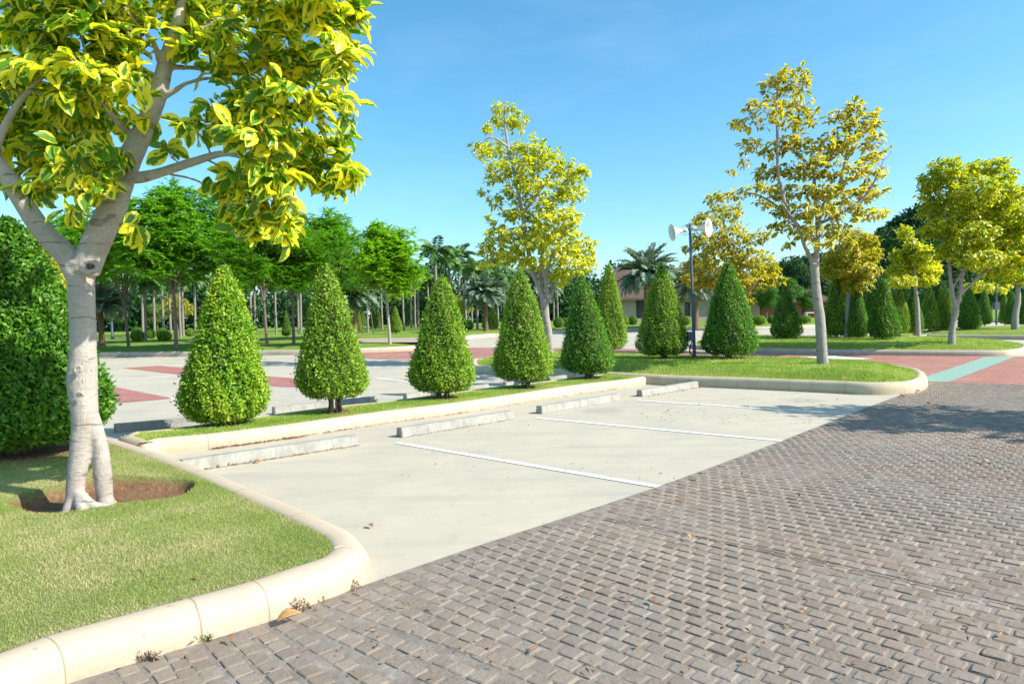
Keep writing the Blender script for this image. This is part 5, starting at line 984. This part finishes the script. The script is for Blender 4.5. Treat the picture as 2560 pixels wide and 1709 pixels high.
# ------------------------------------------------------------------ fallen leaves, litter, weeds
def dead(u, v, L_, lab, mat='deadleaf', z=.02, rz=0, tilt=.3, seed=0, h=0):
    V, Fc, UV = leaf_template([0, .15, .35, .6, .8, 1], [.05, .5, .85, .9, .55, .03], bend=-.12, fold=.25); b = G(u, v, z)
    L = L_*.7; mb = MB(); V = V*L; V[:, 2] += np.sin(V[:, 1]*40+seed)*.004; V[:, 0] *= .6; mb.add(V, Fc, 0, uv=UV[Fc].reshape(-1, 2)); o = mb.build('fallen_leaf', M[mat]); o.location = b; o.rotation_euler = (tilt*.35, .12, rz)
    s = o.modifiers.new('t', 'SOLIDIFY'); s.thickness = .0015; tag(o, lab, 'fallen leaf', 'single fallen leaves')
dead(690, 1556, .17, 'big orange dry leaf lying against the foot of the front kerb', 'deadleaf_o', .03, -1.0, .35)
dead(930, 1318, .09, 'curled brown leaf alone on the concrete right of the near kerb', z=.01, rz=.6, seed=1)
dead(632, 1156, .14, 'pale curled leaf at the foot of the nearest wheel stop', 'deadleaf_o', .01, -1.3)
dead(583, 1600, .06, 'small brown leaf on the pavers left of the orange leaf', z=.03, rz=1)
dead(1643, 1291, .07, 'small tan leaf on the pavers nearest the concrete edge', 'deadleaf_o', .03, 2); dead(1728, 1345, .07, 'tan leaf fragment beside the long crack in the pavers', 'deadleaf_o', .03, .5)
dead(1640, 1506, .06, 'dark brown leaf scrap in the middle of the pavers', z=.03, rz=.2); dead(2470, 1155, .09, 'pale leaf on the shaded pavers at right', 'deadleaf_o', .03, .2)
dead(1672, 1028, .09, 'brown leaf lying between the last two bay lines', z=.01, rz=.3); dead(2263, 992, .16, 'broad brown leaf at the rounded end of the post island', z=.01, rz=.3)
dead(2300, 978, .12, 'leaf leaning against the rounded kerb end of the post island', z=.03, rz=1.6); dead(2330, 1010, .12, 'tan leaf on the pavers below the green strip', 'deadleaf_o', .03, .9)
dead(360, 1431, .05, 'tiny red-brown leaf on the foreground lawn', z=.17, rz=1); dead(495, 1447, .05, 'tiny brown leaf near the edge of the foreground lawn', z=.16, rz=1)
for k, (u, v) in enumerate([(2213, 926), (2230, 930), (2160, 915), (1885, 929), (1960, 930), (2105, 948), (2220, 948), (1580, 860)][:7]): dead(u, v, .15, ['dry leaf by the far rim of the post island lawn', 'second dry leaf beside it at the lawn rim', 'dry leaf behind the tall thin trunk', 'dry leaf on the lawn below the dark cone shrub', 'dry leaf in the middle of the post island lawn', 'pale dry leaf near the front kerb of the post island', 'dark dry leaf near the rounded end of the lawn'][k], 'deadleaf' if k != 5 else 'deadleaf_o', .24, k)
rng = np.random.default_rng(77); L_ = []
def alongpx(pts, n, sp, z=.008):
    W_ = np.array([G2(*p) for p in pts]); s = np.sort(rng.random(n))*(len(W_)-1); i = np.minimum(s.astype(int), len(W_)-2); q = W_[i]+(W_[i+1]-W_[i])*(s-i)[:, None]
    d = nrm(W_[i+1]-W_[i]); nn = np.c_[d[:, 1], -d[:, 0]]; q = q+nn*(np.abs(rng.normal(0, sp, n))+.01)[:, None]; L_.append(np.c_[q, Hn(q[:, 1])+z])
alongpx([(522, 1123), (612, 1110.5), (690, 1100), (760, 1090)], 520, .035); alongpx([(750, 1091), (978, 1057), (1180, 1029), (1457, 983)], 420, .02); alongpx([(1457, 985), (1560, 968)], 90, .05); alongpx([(515, 1173), (897, 1114)], 160, .012); alongpx([(1006, 1095), (1286, 1048)], 90, .012); alongpx([(1606, 992), (1747, 968)], 110, .08)
q = np.array([G2(rng.uniform(1560, 2180), rng.uniform(985, 1060)) for _ in range(170)]+[G2(rng.uniform(1000, 1900), rng.uniform(1020, 1200)) for _ in range(50)]); q = q[~pip(road_poly, q[:, 0], q[:, 1])]; L_.append(np.c_[q, np.full(len(q), .008)+Hn(q[:, 1])])
qq = []
for _ in range(900):
    u, v = rng.uniform(0, 2560), rng.uniform(1000, 1709); g_ = G2(u, v); qq.append(g_)
qq = np.array(qq); qq = qq[pip(road_poly, qq[:, 0], qq[:, 1])]; sel = rng.random(len(qq)) < .4; qq = qq[sel]; L_.append(np.c_[qq, np.full(len(qq), .024)])
Q = np.concatenate(L_); n = len(Q); mb = MB(); leaves(mb, Q, np.c_[rng.normal(size=(n, 2)), rng.uniform(0, .5, n)], np.c_[rng.normal(0, .4, (n, 2)), np.ones(n)], rng.uniform(.012, .04, n), rng.uniform(.008, .02, n), T_SML); o = mb.build('leaf_litter', M['deadleaf']); tag(o, 'scattered brown leaf litter on the concrete and pavers', 'leaf litter', kind='stuff')
def weed(u, v, h, n, lab, mat='twig'):
    b = G(u, v, .0); mb = MB(); r_ = np.random.default_rng(int(u)); 
    for k in range(n):
        a = r_.uniform(0, 6.28); p = np.array([r_.normal(0, .03), r_.normal(0, .012), 0]); t = p+np.array([math.cos(a)*h*.5, -abs(math.sin(a))*h*.3, h*r_.uniform(.3, 1)]); tube(mb, [p, (p+t)/2+[0, 0, .01], t], [.0014, .001, .0006], 4, sm=1, cap=False)
        m_ = 9; s = r_.random((m_, 1)); leaves(mb, p+(t-p)*s, rdir(r_, m_)+[0, 0, .4], rdir(r_, m_), .014, .007, T_SML, 0)
    o = mb.build('weed', M[mat]); o.location = b; tag(o, lab, 'weed', 'weeds at the front kerb')
weed(742, 1531, .10, 14, 'dry wiry weed at the kerb foot above the orange leaf'); weed(775, 1520, .04, 8, 'low dry tuft beside the wiry weed'); weed(800, 1503, .06, 6, 'small upright weed at the kerb joint', 'pale')
weed(508, 1603, .04, 16, 'small grey-green weed clump at the foot of the front kerb', 'pale'); weed(365, 1652, .05, 18, 'straw-coloured tuft at the left foot of the front kerb'); weed(888, 1474, .05, 6, 'tiny dry weed at the rounded kerb end')
# long open crack in the pavers is a deep joint
ck = [G2(*p) for p in [(1509, 1300), (1700, 1338), (1900, 1379), (2120, 1424), (2390, 1487), (2600, 1535)]]; mb = MB()
ckp = smooth_path([(a, b, 0) for a, b in ck], 12); ckp[:, :2] += np.random.default_rng(3).normal(0, .002, (len(ckp), 2))
V = []; 
for i, p in enumerate(ckp):
    w_ = .003+.0045*abs(math.sin(i*.9)*math.sin(i*.23+1)); V += [(p[0]-.3*w_, p[1]-w_, .0195), (p[0]+.3*w_, p[1]+w_, .0195)]
mb.add(V, [[2*i, 2*i+2, 2*i+3, 2*i+1] for i in range(len(ckp)-1)], 0); 
o = mb.build('paver_crack', M['black']); tag(o, kind='structure')
